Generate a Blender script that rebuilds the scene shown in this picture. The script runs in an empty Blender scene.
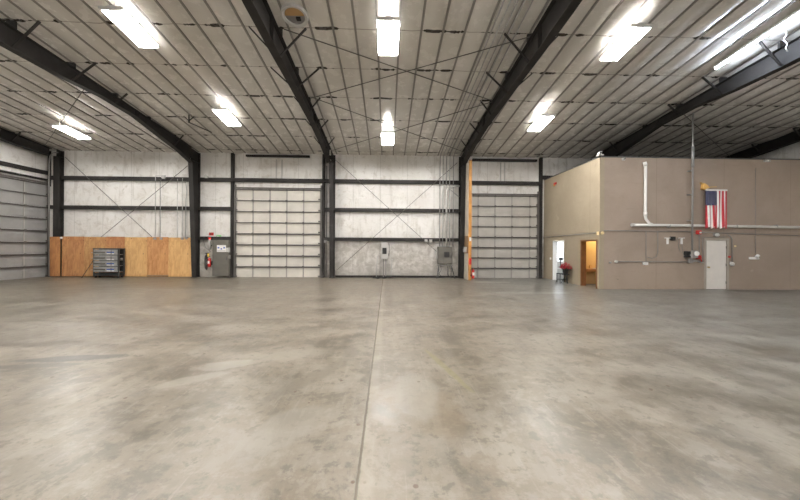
import bpy, math, random
from mathutils import Vector, Matrix
random.seed(7)
PI = math.pi
C = bpy.context.scene.collection
# ------------------------------------------------------------------ camera frame
YAW = math.radians(1.6); ROLL = math.radians(.35); FPX = 300.; CX = 395.4; CY = 246.; EYE = 1.77
def ray(px, py):
    u = px-CX; v = CY-py
    c, s = math.cos(ROLL), math.sin(ROLL)
    u, v = (u*c - v*s, u*s + v*c)
    a, b = math.cos(YAW), math.sin(YAW)
    return (u*a+FPX*b, FPX*a-u*b, v)
def onY(px, py, Y):
    r = ray(px, py); t = Y/r[1]; return (r[0]*t, EYE+r[2]*t)
def onX(px, py, X):
    r = ray(px, py); t = X/r[0]; return (r[1]*t, EYE+r[2]*t)
YB = 16.9          # back wall
XL = -18.55        # left wall
XR = 19.45         # right wall
YR = -16.9         # wall behind the camera
XS = 8.95          # office side wall
YF = 12.4          # office front wall
OH = 5.56          # office height
SL = .13
def ceil_z(y): return 9.10 - SL*abs(y)
def B(px, py): return onY(px, py, YB)
def Fr(px, py): return onY(px, py, YF)
def S(px, py): return onX(px, py, XS)

# ------------------------------------------------------------------ mesh builder
class MB:
    def __init__(s): s.v = []; s.f = []; s.m = []; s.sm = []
    def face(s, idx, mi=0, smooth=False):
        s.f.append(idx); s.m.append(mi); s.sm.append(smooth)
    def hexa(s, p, mi=0):
        b = len(s.v); s.v += [tuple(q) for q in p]
        for q in ((0,3,2,1),(4,5,6,7),(0,1,5,4),(1,2,6,5),(2,3,7,6),(3,0,4,7)):
            s.face([b+i for i in q], mi)
        return s
    def box(s, x0, x1, y0, y1, z0, z1, mi=0):
        x0, x1 = sorted((x0, x1)); y0, y1 = sorted((y0, y1)); z0, z1 = sorted((z0, z1))
        return s.hexa([(x0,y0,z0),(x1,y0,z0),(x1,y1,z0),(x0,y1,z0),(x0,y0,z1),(x1,y0,z1),(x1,y1,z1),(x0,y1,z1)], mi)
    def bar(s, a, b, w, h, mi=0, up=(0,0,1)):
        a = Vector(a); b = Vector(b); d = (b-a).normalized()
        u = Vector(up)
        if abs(d.dot(u)) > .98: u = Vector((0,1,0))
        sx = d.cross(u).normalized(); sy = sx.cross(d).normalized()
        p = []
        for c in (a, b):
            for i, j in ((-1,-1),(1,-1),(1,1),(-1,1)):
                p.append(c + sx*(i*w/2) + sy*(j*h/2))
        return s.hexa(p, mi)
    def tube(s, pts, r, n=8, mi=0, cap=True, closed=False):
        pts = [Vector(p) for p in pts]
        rings = []; k = len(pts)
        rr = r if isinstance(r, (list, tuple)) else [r]*k
        t0 = (pts[1]-pts[0]).normalized()
        u = Vector((0,0,1)) if abs(t0.z) < .9 else Vector((0,1,0))
        nx = t0.cross(u).normalized()
        for i, p in enumerate(pts):
            if i == 0: t = pts[1]-pts[0]
            elif i == k-1: t = pts[-1]-pts[-2]
            else: t = (pts[i+1]-p).normalized() + (p-pts[i-1]).normalized()
            t.normalize()
            nx = (nx - t*nx.dot(t)).normalized(); ny = t.cross(nx)
            b = len(s.v)
            for j in range(n):
                a = 2*PI*j/n
                s.v.append(tuple(p + nx*(math.cos(a)*rr[i]) + ny*(math.sin(a)*rr[i])))
            rings.append(b)
        for i in range(k-1):
            for j in range(n):
                s.face([rings[i]+j, rings[i]+(j+1)%n, rings[i+1]+(j+1)%n, rings[i+1]+j], mi, True)
        if cap:
            s.face([rings[0]+j for j in range(n)][::-1], mi)
            s.face([rings[-1]+j for j in range(n)], mi)
        return s
    def cyl(s, c, r, h, axis='z', n=16, mi=0, r2=None):
        c = Vector(c); d = {'x':Vector((1,0,0)),'y':Vector((0,1,0)),'z':Vector((0,0,1))}[axis]
        return s.tube([c, c+d*h], [r, r if r2 is None else r2], n, mi)
    def prism(s, poly, axis, a0, a1, mi=0):
        # poly: 2D points; axis: extrusion axis
        def mk(p, a):
            return {'x': (a, p[0], p[1]), 'y': (p[0], a, p[1]), 'z': (p[0], p[1], a)}[axis]
        b = len(s.v); n = len(poly)
        s.v += [mk(p, a0) for p in poly] + [mk(p, a1) for p in poly]
        s.face([b+i for i in range(n)][::-1], mi); s.face([b+n+i for i in range(n)], mi)
        for i in range(n):
            j = (i+1) % n
            s.face([b+i, b+j, b+n+j, b+n+i], mi)
        return s
    def sphere(s, c, r, n=10, m=7, mi=0, sc=(1,1,1)):
        b = len(s.v); c = Vector(c)
        s.v.append((c.x, c.y, c.z-r*sc[2]))
        for i in range(1, m):
            t = PI*i/m
            for j in range(n):
                a = 2*PI*j/n
                s.v.append((c.x+r*sc[0]*math.sin(t)*math.cos(a), c.y+r*sc[1]*math.sin(t)*math.sin(a), c.z-r*sc[2]*math.cos(t)))
        s.v.append((c.x, c.y, c.z+r*sc[2])); top = len(s.v)-1
        for j in range(n):
            s.face([b, b+1+(j+1)%n, b+1+j], mi, True)
            s.face([top, top-n+j, top-n+(j+1)%n], mi, True)
        for i in range(m-2):
            for j in range(n):
                s.face([b+1+i*n+j, b+1+i*n+(j+1)%n, b+1+(i+1)*n+(j+1)%n, b+1+(i+1)*n+j], mi, True)
        return s
    def build(s, name, mats, parent=None, org=(0,0,0), bevel=0, kind=None):
        me = bpy.data.meshes.new(name)
        o3 = Vector(org)
        me.from_pydata([tuple(Vector(p)-o3) for p in s.v], [], s.f)
        if not isinstance(mats, (list, tuple)): mats = [mats]
        for m in mats: me.materials.append(m)
        for i, p in enumerate(me.polygons):
            p.material_index = s.m[i]; p.use_smooth = s.sm[i]
        me.update()
        o = bpy.data.objects.new(name, me); C.objects.link(o)
        if parent is not None: o.parent = parent
        else: o.location = o3
        if bevel:
            b = o.modifiers.new('bevel', 'BEVEL'); b.width = bevel; b.segments = 2; b.limit_method = 'ANGLE'
        if kind: o['kind'] = kind
        return o
def tag(o, label, cat, group=None):
    o['label'] = label; o['category'] = cat
    if group: o['group'] = group
    return o
def thing(name, label, cat, loc=(0,0,0), group=None, rot=(0,0,0)):
    o = bpy.data.objects.new(name, None); C.objects.link(o)
    o.location = loc; o.rotation_euler = rot; o.empty_display_size = .1
    return tag(o, label, cat, group)
def part(name, mb, mat, t, local=False, **k):      # geometry in world coordinates unless local
    r = t
    while r.parent is not None: r = r.parent
    return mb.build(name, mat, t, (0,0,0) if local else r.location, **k)
def dup(root, loc, label, group=None, rot=None):
    r = root.copy(); C.objects.link(r); r.location = loc; r['label'] = label
    if rot: r.rotation_euler = rot
    if group: r['group'] = group
    def rec(src, dst):
        for ch in [o for o in C.objects if o.parent == src]:
            c = ch.copy(); C.objects.link(c); c.parent = dst; rec(ch, c)
    rec(root, r)
    return r

# ------------------------------------------------------------------ materials
def mat(name, col, rough=.6, metal=0, spec=.5, var=0, vscale=3, bump=0, bscale=40, emit=None, estr=0):
    m = bpy.data.materials.new(name); m.use_nodes = True
    nt = m.node_tree; N = nt.nodes; L = nt.links; p = N['Principled BSDF']
    p.inputs['Base Color'].default_value = (*col, 1); p.inputs['Roughness'].default_value = rough
    p.inputs['Metallic'].default_value = metal; p.inputs['Specular IOR Level'].default_value = spec
    if emit:
        p.inputs['Emission Color'].default_value = (*emit, 1); p.inputs['Emission Strength'].default_value = estr
    if var or bump:
        tc = N.new('ShaderNodeTexCoord')
    if var:
        n = N.new('ShaderNodeTexNoise'); n.inputs['Scale'].default_value = vscale; n.inputs['Detail'].default_value = 6
        L.new(tc.outputs['Object'], n.inputs['Vector'])
        r = N.new('ShaderNodeValToRGB')
        r.color_ramp.elements[0].position = .3; r.color_ramp.elements[1].position = .7
        r.color_ramp.elements[0].color = (*[c*(1-var) for c in col], 1)
        r.color_ramp.elements[1].color = (*[min(1, c*(1+var*.6)) for c in col], 1)
        L.new(n.outputs['Fac'], r.inputs['Fac']); L.new(r.outputs['Color'], p.inputs['Base Color'])
    if bump:
        n2 = N.new('ShaderNodeTexNoise'); n2.inputs['Scale'].default_value = bscale; n2.inputs['Detail'].default_value = 4
        L.new(tc.outputs['Object'], n2.inputs['Vector'])
        b = N.new('ShaderNodeBump'); b.inputs['Strength'].default_value = bump; b.inputs['Distance'].default_value = .02
        L.new(n2.outputs['Fac'], b.inputs['Height']); L.new(b.outputs['Normal'], p.inputs['Normal'])
    return m
class G:   # tiny node helper
    def __init__(s, m): s.nt = m.node_tree; s.N = s.nt.nodes; s.L = s.nt.links
    def put(s, a, b):
        if hasattr(a, 'is_linked') or hasattr(a, 'links'): s.L.new(a, b)
        else:
            try: b.default_value = a
            except Exception: b.default_value = (a, a, a)
    def math(s, op, a, b=0, c=0):
        n = s.N.new('ShaderNodeMath'); n.operation = op
        s.put(a, n.inputs[0]); s.put(b, n.inputs[1]); s.put(c, n.inputs[2]); return n.outputs[0]
    def mix(s, f, a, b, mode='MIX'):
        n = s.N.new('ShaderNodeMix'); n.data_type = 'RGBA'; n.blend_type = mode
        s.put(f, n.inputs[0])
        for v, i in ((a, 6), (b, 7)):
            if isinstance(v, tuple): n.inputs[i].default_value = (*v, 1)
            else: s.L.new(v, n.inputs[i])
        return n.outputs[2]
    def noise(s, vec, scale, detail=5, rough=.55, dist=0):
        n = s.N.new('ShaderNodeTexNoise'); n.inputs['Scale'].default_value = scale
        n.inputs['Detail'].default_value = detail; n.inputs['Roughness'].default_value = rough; n.inputs['Distortion'].default_value = dist
        s.L.new(vec, n.inputs['Vector']); return n.outputs['Fac']
    def map(s, vec, sc=(1,1,1), rot=(0,0,0), loc=(0,0,0)):
        n = s.N.new('ShaderNodeMapping'); n.inputs['Scale'].default_value = sc; n.inputs['Rotation'].default_value = rot; n.inputs['Location'].default_value = loc
        s.L.new(vec, n.inputs['Vector']); return n.outputs[0]
    def ramp(s, f, a, b, lo=0., hi=1.):
        n = s.N.new('ShaderNodeMapRange'); n.interpolation_type = 'SMOOTHSTEP'
        s.put(f, n.inputs[0]); n.inputs[1].default_value = a; n.inputs[2].default_value = b
        n.inputs[3].default_value = lo; n.inputs[4].default_value = hi; return n.outputs[0]
    def obj(s):
        return s.N.new('ShaderNodeTexCoord').outputs['Object']
    def sep(s, v):
        n = s.N.new('ShaderNodeSeparateXYZ'); s.L.new(v, n.inputs[0]); return n.outputs
    def bump(s, h, st, d):
        n = s.N.new('ShaderNodeBump'); n.inputs['Strength'].default_value = st; n.inputs['Distance'].default_value = d
        s.L.new(h, n.inputs['Height']); return n.outputs[0]
def blob(g, X, Y, cx, cy, rx, ry, ang, edge):     # soft ellipse with a noisy rim, 1 inside
    ca, sa = math.cos(ang), math.sin(ang)
    dx = g.math('SUBTRACT', X, cx); dy = g.math('SUBTRACT', Y, cy)
    u = g.math('DIVIDE', g.math('ADD', g.math('MULTIPLY', dx, ca), g.math('MULTIPLY', dy, sa)), rx)
    v = g.math('DIVIDE', g.math('SUBTRACT', g.math('MULTIPLY', dy, ca), g.math('MULTIPLY', dx, sa)), ry)
    d = g.math('ADD', g.math('ADD', g.math('MULTIPLY', u, u), g.math('MULTIPLY', v, v)), edge)
    return g.ramp(d, 1.6, .7)

def floor_mat():
    m = mat('polished_concrete', (.4,.37,.33), .4); g = G(m); p = g.N['Principled BSDF']
    o = g.obj(); xyz = g.sep(o); X, Y = xyz[0], xyz[1]
    big = g.noise(o, .16, 4, .55, .6); mid = g.noise(o, .55, 8, .65, .9); fine = g.noise(o, 6, 8, .7)
    sw = g.noise(g.map(o, (.35,1.3,1), (0,0,math.radians(-28))), 1.0, 7, .62, .7)
    sw2 = g.noise(g.map(o, (2.6,.35,1), (0,0,math.radians(-38))), 1.0, 8, .65, .5)
    iso = g.noise(o, 1.3, 12, .74, .3); sc_ = g.noise(g.map(o, (7,.5,1), (0,0,math.radians(-52))), 2.2, 6, .7, .2)
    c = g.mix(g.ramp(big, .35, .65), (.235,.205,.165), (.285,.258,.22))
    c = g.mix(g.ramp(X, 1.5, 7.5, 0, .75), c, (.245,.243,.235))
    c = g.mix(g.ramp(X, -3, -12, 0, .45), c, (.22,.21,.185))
    c = g.mix(g.ramp(mid, .50, .60, 0, .36), c, (.35,.325,.29))
    c = g.mix(g.ramp(mid, .48, .38, 0, .36), c, (.19,.17,.14))
    c = g.mix(g.ramp(iso, .51, .58, 0, .60), c, (.38,.36,.33))
    c = g.mix(g.ramp(iso, .49, .42, 0, .70), c, (.13,.118,.095))
    c = g.mix(g.ramp(sw, .52, .62, 0, .26), c, (.35,.335,.31))
    c = g.mix(g.ramp(sw, .48, .38, 0, .28), c, (.17,.155,.13))
    c = g.mix(g.ramp(sw2, .53, .64, 0, .28), c, (.38,.365,.34))
    c = g.mix(g.ramp(sw2, .47, .38, 0, .25), c, (.16,.147,.125))
    c = g.mix(g.ramp(sc_, .57, .66, 0, .35), c, (.40,.385,.36))
    c = g.mix(g.ramp(fine, .53, .63, 0, .40), c, (.38,.36,.33))
    c = g.mix(g.ramp(fine, .47, .38, 0, .60), c, (.12,.108,.088))
    edge = g.math('MULTIPLY', g.math('SUBTRACT', iso, .5), 4.5)
    for (cx, cy, rx, ry, an, col, f) in [(-4.75,4.80,.75,.12,.12,(.085,.083,.08),.85), (-5.1,4.5,.6,.07,.1,(.11,.105,.10),.6),
            (-2.35,4.5,.36,.16,.3,(.42,.41,.39),.75), (-2.55,4.0,.42,.12,.6,(.40,.39,.37),.6), (-1.55,4.9,.5,.22,.3,(.38,.37,.35),.5), (-1.0,2.9,.25,.45,-.7,(.38,.37,.35),.5),
            (5.6,11.4,1.3,.25,0,(.40,.40,.39),.7), (5.2,14.8,.9,.25,0,(.50,.48,.44),.9), (-.95,4.1,.12,.7,-.6,(.19,.175,.15),.5),
            (.85,4.4,.05,.7,.25,(.30,.29,.12),.5), (.55,3.2,.25,.4,0,(.24,.19,.13),.4), (-.58,4.95,.12,.30,0,(.20,.185,.165),.6), (.35,3.6,.25,.5,0,(.42,.41,.39),.5)]:
        c = g.mix(g.math('MULTIPLY', blob(g, X, Y, cx, cy, rx, ry, an, edge), f), c, col)
    # rust specks and dark spots
    vor = g.N.new('ShaderNodeTexVoronoi'); vor.inputs['Scale'].default_value = 5; g.L.new(o, vor.inputs['Vector'])
    c = g.mix(g.math('MULTIPLY', g.ramp(vor.outputs['Distance'], .13, .08), g.ramp(mid, .50, .56)), c, (.13,.075,.04))
    vor2 = g.N.new('ShaderNodeTexVoronoi'); vor2.inputs['Scale'].default_value = 7; g.L.new(o, vor2.inputs['Vector'])
    c = g.mix(g.math('MULTIPLY', g.ramp(vor2.outputs['Distance'], .05, .02), g.ramp(mid, .5, .62)), c, (.15,.12,.09))
    # saw cut joints
    wob = g.math('MULTIPLY', g.math('SUBTRACT', fine, .5), .025)
    def joint(coord, at, w):
        return g.ramp(g.math('ABSOLUTE', g.math('ADD', g.math('SUBTRACT', coord, at), wob)), w, w*.35)
    j = joint(X, -.21, .016)
    for a in (-7.5, 7.4, 14.9): j = g.math('MAXIMUM', j, g.math('MULTIPLY', joint(X, a, .008), .25))
    c = g.mix(g.math('MULTIPLY', j, .85), c, (.10,.085,.07))
    jw = g.ramp(g.math('ABSOLUTE', g.math('SUBTRACT', X, -.15)), .10, .02)
    c = g.mix(g.math('MULTIPLY', jw, g.ramp(mid, .4, .6, .1, .45)), c, (.5,.47,.42))
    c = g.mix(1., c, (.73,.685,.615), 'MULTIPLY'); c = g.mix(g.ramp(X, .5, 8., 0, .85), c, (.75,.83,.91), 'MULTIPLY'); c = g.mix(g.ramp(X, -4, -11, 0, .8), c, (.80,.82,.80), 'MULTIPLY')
    g.L.new(c, p.inputs['Base Color'])
    r = g.math('ADD', g.ramp(mid, .40, .60, .285, .33), g.ramp(iso, .42, .58, 0, .09))
    r = g.math('ADD', r, g.ramp(sw, .4, .6, 0, .06)); r = g.math('ADD', r, g.math('MULTIPLY', j, .4))
    g.L.new(r, p.inputs['Roughness']); p.inputs['Specular IOR Level'].default_value = .9
    h = g.math('SUBTRACT', g.math('ADD', g.math('MULTIPLY', fine, .3), g.math('MULTIPLY', mid, .7)), g.math('MULTIPLY', j, 2))
    g.L.new(g.bump(h, .18, .01), p.inputs['Normal'])
    return m
TEAR0, TEARP = 8.62, 1.58
def ceiling_mat():
    m = mat('ceiling_liner', (.6,.57,.52), .38); g = G(m); p = g.N['Principled BSDF']
    o = g.obj(); xyz = g.sep(o); X, Y = xyz[0], xyz[1]
    big = g.noise(o, .5, 4); n = g.noise(o, 3, 6, .6)
    wx = g.noise(g.map(o, (1,.05,1)), 1.7, 3, .6)
    c = g.mix(g.ramp(big, .3, .7), (.60,.575,.53), (.70,.675,.63))
    c = g.mix(g.ramp(n, .6, .8, 0, .3), c, (.42,.39,.33))
    yy = g.math('ADD', Y, g.math('MULTIPLY', g.math('SUBTRACT', g.noise(o, 1.2, 4), .5), .09))
    fr = g.math('PINGPONG', g.math('SUBTRACT', yy, TEAR0), TEARP/2)
    line = g.ramp(fr, .020, .007)
    c = g.mix(g.math('MULTIPLY', line, .7), c, (.26,.23,.19))
    tn = g.noise(g.map(o, (1,.12,1)), 1.6, 5, .6)
    wide = g.ramp(g.math('SUBTRACT', g.math('MULTIPLY', g.ramp(tn, .47, .60), .060), fr), -.004, .012)
    c = g.mix(wide, c, (.055,.05,.042))
    pale = g.math('MULTIPLY', g.ramp(g.math('ABSOLUTE', g.math('SUBTRACT', fr, .05)), .03, .01), g.ramp(wx, .55, .65))
    c = g.mix(g.math('MULTIPLY', pale, .5), c, (.75,.73,.69))
    g.L.new(c, p.inputs['Base Color'])
    g.L.new(g.ramp(n, .3, .7, .20, .30), p.inputs['Roughness'])
    h = g.math('ADD', g.noise(g.map(o, (1.6,.6,1)), 2.2, 4, .5), g.math('MULTIPLY', n, .1))
    g.L.new(g.bump(h, .16, .05), p.inputs['Normal'])
    return m
def wallwhite(name, axis):      # white insulation facing, seams every 1.5 m, soiled low down
    m = mat(name, (.7,.67,.62), .5); g = G(m); p = g.N['Principled BSDF']
    o = g.obj(); xyz = g.sep(o); A = xyz[0] if axis == 'x' else xyz[1]; Z = xyz[2]
    big = g.noise(o, .55, 5, .6, .4); n = g.noise(o, 2.8, 8, .68, .6); st = g.noise(g.map(o, (2,2,.35)), 1.6, 6, .6)
    c = g.mix(g.ramp(big, .3, .7), (.72,.70,.665), (.84,.825,.80))
    c = g.mix(g.ramp(n, .50, .68, 0, .55), c, (.50,.46,.40))
    c = g.mix(g.ramp(st, .52, .66, 0, .45), c, (.48,.45,.40))
    low = g.ramp(g.math('ADD', Z, g.math('MULTIPLY', big, .5)), 2.5, 1.9)
    c = g.mix(g.math('MULTIPLY', low, g.ramp(n, .35, .62, .35, .95)), c, (.40,.375,.335))
    lo2 = g.ramp(g.math('ADD', Z, g.math('MULTIPLY', n, .6)), 1.0, .2)
    c = g.mix(g.math('MULTIPLY', lo2, .6), c, (.27,.245,.21))
    seam = g.ramp(g.math('PINGPONG', g.math('ADD', A, .4), .76), .02, .006)
    c = g.mix(g.math('MULTIPLY', seam, .35), c, (.3,.28,.25))
    sp = g.noise(o, 9, 3, .6)
    c = g.mix(g.ramp(sp, .70, .76, 0, .7), c, (.16,.14,.12))
    g.L.new(c, p.inputs['Base Color'])
    h = g.math('ADD', g.noise(g.map(o, (1,1,2)), 1.8, 6, .6, 1.2), g.math('MULTIPLY', seam, -.3))
    g.L.new(g.bump(h, .5, .06), p.inputs['Normal'])
    return m
def tanwall(name, base, axis):
    m = mat(name, base, .75); g = G(m); p = g.N['Principled BSDF']
    o = g.obj(); xyz = g.sep(o); A = xyz[0] if axis == 'x' else xyz[1]; Z = xyz[2]
    big = g.noise(o, .45, 5, .6, .5); n = g.noise(o, 5, 7, .65); br = g.noise(g.map(o, (.35,.35,3)), 4, 4, .6)
    k = lambda f: tuple(min(1, v*f) for v in base)
    c = g.mix(g.ramp(big, .3, .7), k(.88), k(1.08))
    c = g.mix(g.ramp(n, .55, .75, 0, .35), c, k(1.22)); c = g.mix(g.ramp(n, .45, .25, 0, .45), c, k(.72))
    c = g.mix(g.ramp(br, .60, .72, 0, .35), c, k(.78))
    # joints: tall panels and one horizontal lap
    per = 2.95 if axis == 'x' else 9
    v = g.ramp(g.math('PINGPONG', g.math('SUBTRACT', A, 2.55 if axis == 'x' else 4.), per/2), .018, .006)
    hh = g.ramp(g.math('ABSOLUTE', g.math('SUBTRACT', Z, 2.42)), .02, .008)
    c = g.mix(g.math('MULTIPLY', g.math('MAXIMUM', g.math('MULTIPLY', v, .8), hh), .55), c, k(.5))
    low = g.ramp(Z, 2.45, 2.35); c = g.mix(g.math('MULTIPLY', low, .22), c, k(.72))
    # black scuffs
    sc = g.noise(g.map(o, (1,1,4)), 3.2, 4, .65, 1); sc2 = g.noise(o, .8, 2)
    c = g.mix(g.math('MULTIPLY', g.ramp(sc, .70, .76), g.ramp(sc2, .52, .62)), c, (.09,.08,.07))
    # sparse pale patches
    c = g.mix(g.math('MULTIPLY', g.ramp(g.noise(o, 1.7, 2, .4), .72, .75), .35), c, k(1.35))
    g.L.new(c, p.inputs['Base Color'])
    g.L.new(g.bump(g.math('ADD', g.noise(o, 22, 4), g.math('MULTIPLY', v, -.8)), .3, .015), p.inputs['Normal'])
    return m
def plymat(name, base, dark):
    m = mat(name, base, .65); g = G(m); p = g.N['Principled BSDF']; o = g.obj()
    gr = g.noise(g.map(o, (3,3,.8)), 1.6, 7, .68, 1.8); n = g.noise(o, 2.5, 5, .6)
    c = g.mix(g.ramp(gr, .35, .65), dark, base); c = g.mix(g.ramp(n, .55, .7, 0, .45), c, dark)
    vor = g.N.new('ShaderNodeTexVoronoi'); vor.inputs['Scale'].default_value = 3.2; g.L.new(o, vor.inputs['Vector'])
    c = g.mix(g.ramp(vor.outputs['Distance'], .13, .07, 0, .75), c, (.16,.07,.03))
    g.L.new(c, p.inputs['Base Color']); return m

M = dict(
 floor=floor_mat(), ceil=ceiling_mat(), seam=mat('ceiling_seam', (.24,.225,.205), .6),
 wx=wallwhite('insulation_facing_back', 'x'), wy=wallwhite('insulation_facing_side', 'y'),
 tan=tanwall('tan_block_front', (.35,.28,.225), 'x'), tany=tanwall('tan_block_side', (.36,.30,.215), 'y'),
 steel=mat('dark_primer_steel', (.030,.027,.025), .65, 0, .3, .3, 2), girt=mat('girt_steel', (.030,.027,.025), .65, 0, .3, .3, 2),
 rod=mat('brace_rod', (.10,.09,.08), .5), galv=mat('galvanised', (.42,.42,.41), .45, .6, .5, .2, 8),
 galvl=mat('pale_conduit', (.55,.54,.52), .45, .3, .5, .2, 8), pvc=mat('white_pvc', (.75,.74,.71), .4),
 doorw=mat('door_panel_white', (.66,.63,.57), .5, 0, .5, .14, 1.2, .2, 3), doorg=mat('door_panel_grey', (.50,.48,.44), .5, 0, .5, .14, 1.2, .2, 3),
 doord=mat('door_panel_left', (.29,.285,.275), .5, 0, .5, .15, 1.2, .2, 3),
 rib=mat('door_strut', (.10,.09,.085), .5, .2), stile=mat('door_stile', (.36,.345,.32), .5, .2), hinge=mat('hinge_steel', (.16,.15,.14), .5, .4),
 fixt=mat('fixture_enamel', (.8,.8,.78), .3), tube=mat('fluorescent_tube', (.9,.9,.9), .3, emit=(1,.97,.935), estr=85),
 tubec=mat('fluorescent_tube_cool', (.9,.9,.9), .3, emit=(.74,.84,1), estr=78),
 wirem=mat('hanger_wire', (.35,.35,.34), .4, .7), black=mat('black_rubber', (.018,.018,.018), .6), dark=mat('dark_grey_metal', (.07,.07,.07), .45, .3),
 grey=mat('grey_enamel', (.125,.118,.10), .5, 0, .5, .15, 3), mgrey=mat('mid_grey', (.30,.29,.28), .45, .3), lgrey=mat('light_grey', (.5,.49,.47), .5),
 white=mat('white_plastic', (.8,.79,.77), .45), doorwhite=mat('painted_door', (.70,.67,.63), .45, 0, .5, .06, 3), frame=mat('door_frame_paint', (.36,.32,.27), .5),
 red=mat('red_enamel', (.55,.025,.02), .35), yellow=mat('yellow_tag', (.85,.6,.08), .5), blue=mat('label_blue', (.06,.12,.42), .4),
 orange=mat('lumber_orange', (.56,.27,.07), .6, 0, .5, .25, 4), osb=mat('aged_board', (.50,.45,.37), .7, 0, .5, .15, 3), brown=mat('brown_board', (.27,.17,.09), .7, 0, .5, .3, 5),
 jamb=mat('stained_jamb', (.20,.085,.03), .4, 0, .5, .2, 6), brass=mat('brass', (.6,.45,.2), .3, .9), cream=mat('cream_paint', (.78,.62,.34), .7),
 wroom=mat('white_paint', (.8,.8,.8), .7), counter=mat('laminate_wood', (.42,.2,.07), .35), lamp=mat('warm_ceiling_lamp', (1,.9,.7), .4, emit=(1,.72,.36), estr=16),
 sky=mat('daylight_pane', (.6,.7,.8), .3, emit=(.85,.93,1), estr=2.6), lampw=mat('white_ceiling_lamp', (1,1,1), .4, emit=(.85,.92,1), estr=9),
 green=mat('green_sign', (.25,.62,.22), .5), flower=mat('red_petals', (.55,.02,.04), .6), leaf=mat('dark_leaf', (.03,.08,.02), .6),
 flagred=mat('flag_red', (.50,.035,.05), .75), flagwhite=mat('flag_white', (.80,.78,.76), .75), flagblue=mat('flag_blue', (.018,.022,.085), .75),
 pine=mat('pine_block', (.72,.42,.12), .6), foam=mat('brown_foam', (.42,.25,.10), .8), cable=mat('grey_cable', (.22,.21,.2), .6),
)
ply_specs = [((.56,.27,.10),(.42,.18,.07)), ((.58,.30,.12),(.40,.17,.07)), ((.58,.34,.14),(.42,.2,.08)), ((.50,.24,.10),(.36,.15,.06)),
             ((.70,.44,.19),(.55,.31,.12)), ((.60,.32,.13),(.42,.18,.06)), ((.70,.44,.19),(.54,.30,.11))]

# ------------------------------------------------------------------ setting
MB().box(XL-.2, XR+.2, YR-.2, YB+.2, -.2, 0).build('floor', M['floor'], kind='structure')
def ceiling():
    mb = MB()
    P = .632; x0 = .95 - P*32
    xs = []                                       # (x, sag factor)
    k = 0; x = x0
    while x < XR + P:
        xs += [(x-.028, 0, 1), (x+.028, 0, 0), (x+.12, .62, 0), (x+.24, .93, 0), (x+.316, 1, 0), (x+.40, .93, 0), (x+.51, .62, 0)]
        x += P
    xs = [q for q in xs if XL-.05 < q[0] < XR+.05]
    ys = []
    y = TEAR0 - TEARP*6
    def yz(y): return ceil_z(y)
    yl = []
    yy = TEAR0 + TEARP*6
    while yy > 0:
        for d in (0, -.10, -.35, -.79, -1.23, -1.48):
            q = yy + d
            if 0 < q < YB+.05: yl.append((q, {0:0, -.10:.35, -.35:.8, -.79:1, -1.23:.8, -1.48:.35}[d]))
        yy -= TEARP
    yl = [(YB+.1, .3)] + yl + [(0, 0), (-4, 0), (-8, 0), (-12, 0), (YR-.1, 0)]
    rows = []
    rnd = {}
    for (y, fy) in yl:
        row = []
        for (x, fx, sm) in xs:
            kx = int((x-x0+.03)//P); ky = int((y-TEAR0+50*TEARP)//TEARP)
            a = rnd.setdefault((kx, ky), random.uniform(.4, 1.0) * (1.9 if x > 6.5 else 1))
            z = ceil_z(y) - .008*fx - .050*fx*fy*a
            row.append(len(mb.v)); mb.v.append((x, y, z))
        rows.append(row)
    for i in range(len(rows)-1):
        for j in range(len(xs)-1):
            mb.face([rows[i][j], rows[i][j+1], rows[i+1][j+1], rows[i+1][j]], 0, True)
    # seam battens
    b = MB(); x = x0
    mb2 = mb
    while x < XR:
        if x > XL:
            w = .031
            for (ya, yb) in ((YB, 0.), (0., YR)):
                za, zb = ceil_z(ya)-.012, ceil_z(yb)-.012
                lo = [(x-w, ya, za-.012), (x+w, ya, za-.012), (x+w, yb, zb-.012), (x-w, yb, zb-.012)]
                hi = [(p[0], p[1], p[2]+.03) for p in lo]
                mb2.hexa(lo+hi, 1)
        x += P
    # solid roof above, so the shell has thickness
    for (ya, yb) in ((YB+.2, 0.), (0., YR-.2)):
        za, zb = ceil_z(ya)+.1, ceil_z(yb)+.1
        mb2.hexa([(XL-.2,ya,za),(XR+.2,ya,za),(XR+.2,yb,zb),(XL-.2,yb,zb),(XL-.2,ya,za+.1),(XR+.2,ya,za+.1),(XR+.2,yb,zb+.1),(XL-.2,yb,zb+.1)], 0)
    mb2.build('ceiling', [M['ceil'], M['seam']], kind='structure')
ceiling()
MB().box(XL-.2, XR+.2, YB, YB+.2, 0, ceil_z(YB)+.15).build('wall_back', M['wx'], kind='structure')
MB().box(XL-.2, XR+.2, YR-.2, YR, 0, ceil_z(YB)+.15).build('wall_rear', M['wx'], kind='structure')
def gable(x0, x1, name):
    mb = MB()
    mb.prism([(YR, 0), (YB, 0), (YB, ceil_z(YB)+.1), (0, ceil_z(0)+.1), (YR, ceil_z(YB)+.1)], 'x', x0, x1)
    mb.build(name, M['wy'], kind='structure')
gable(XL-.2, XL, 'wall_left'); gable(XR, XR+.2, 'wall_right')

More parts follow.
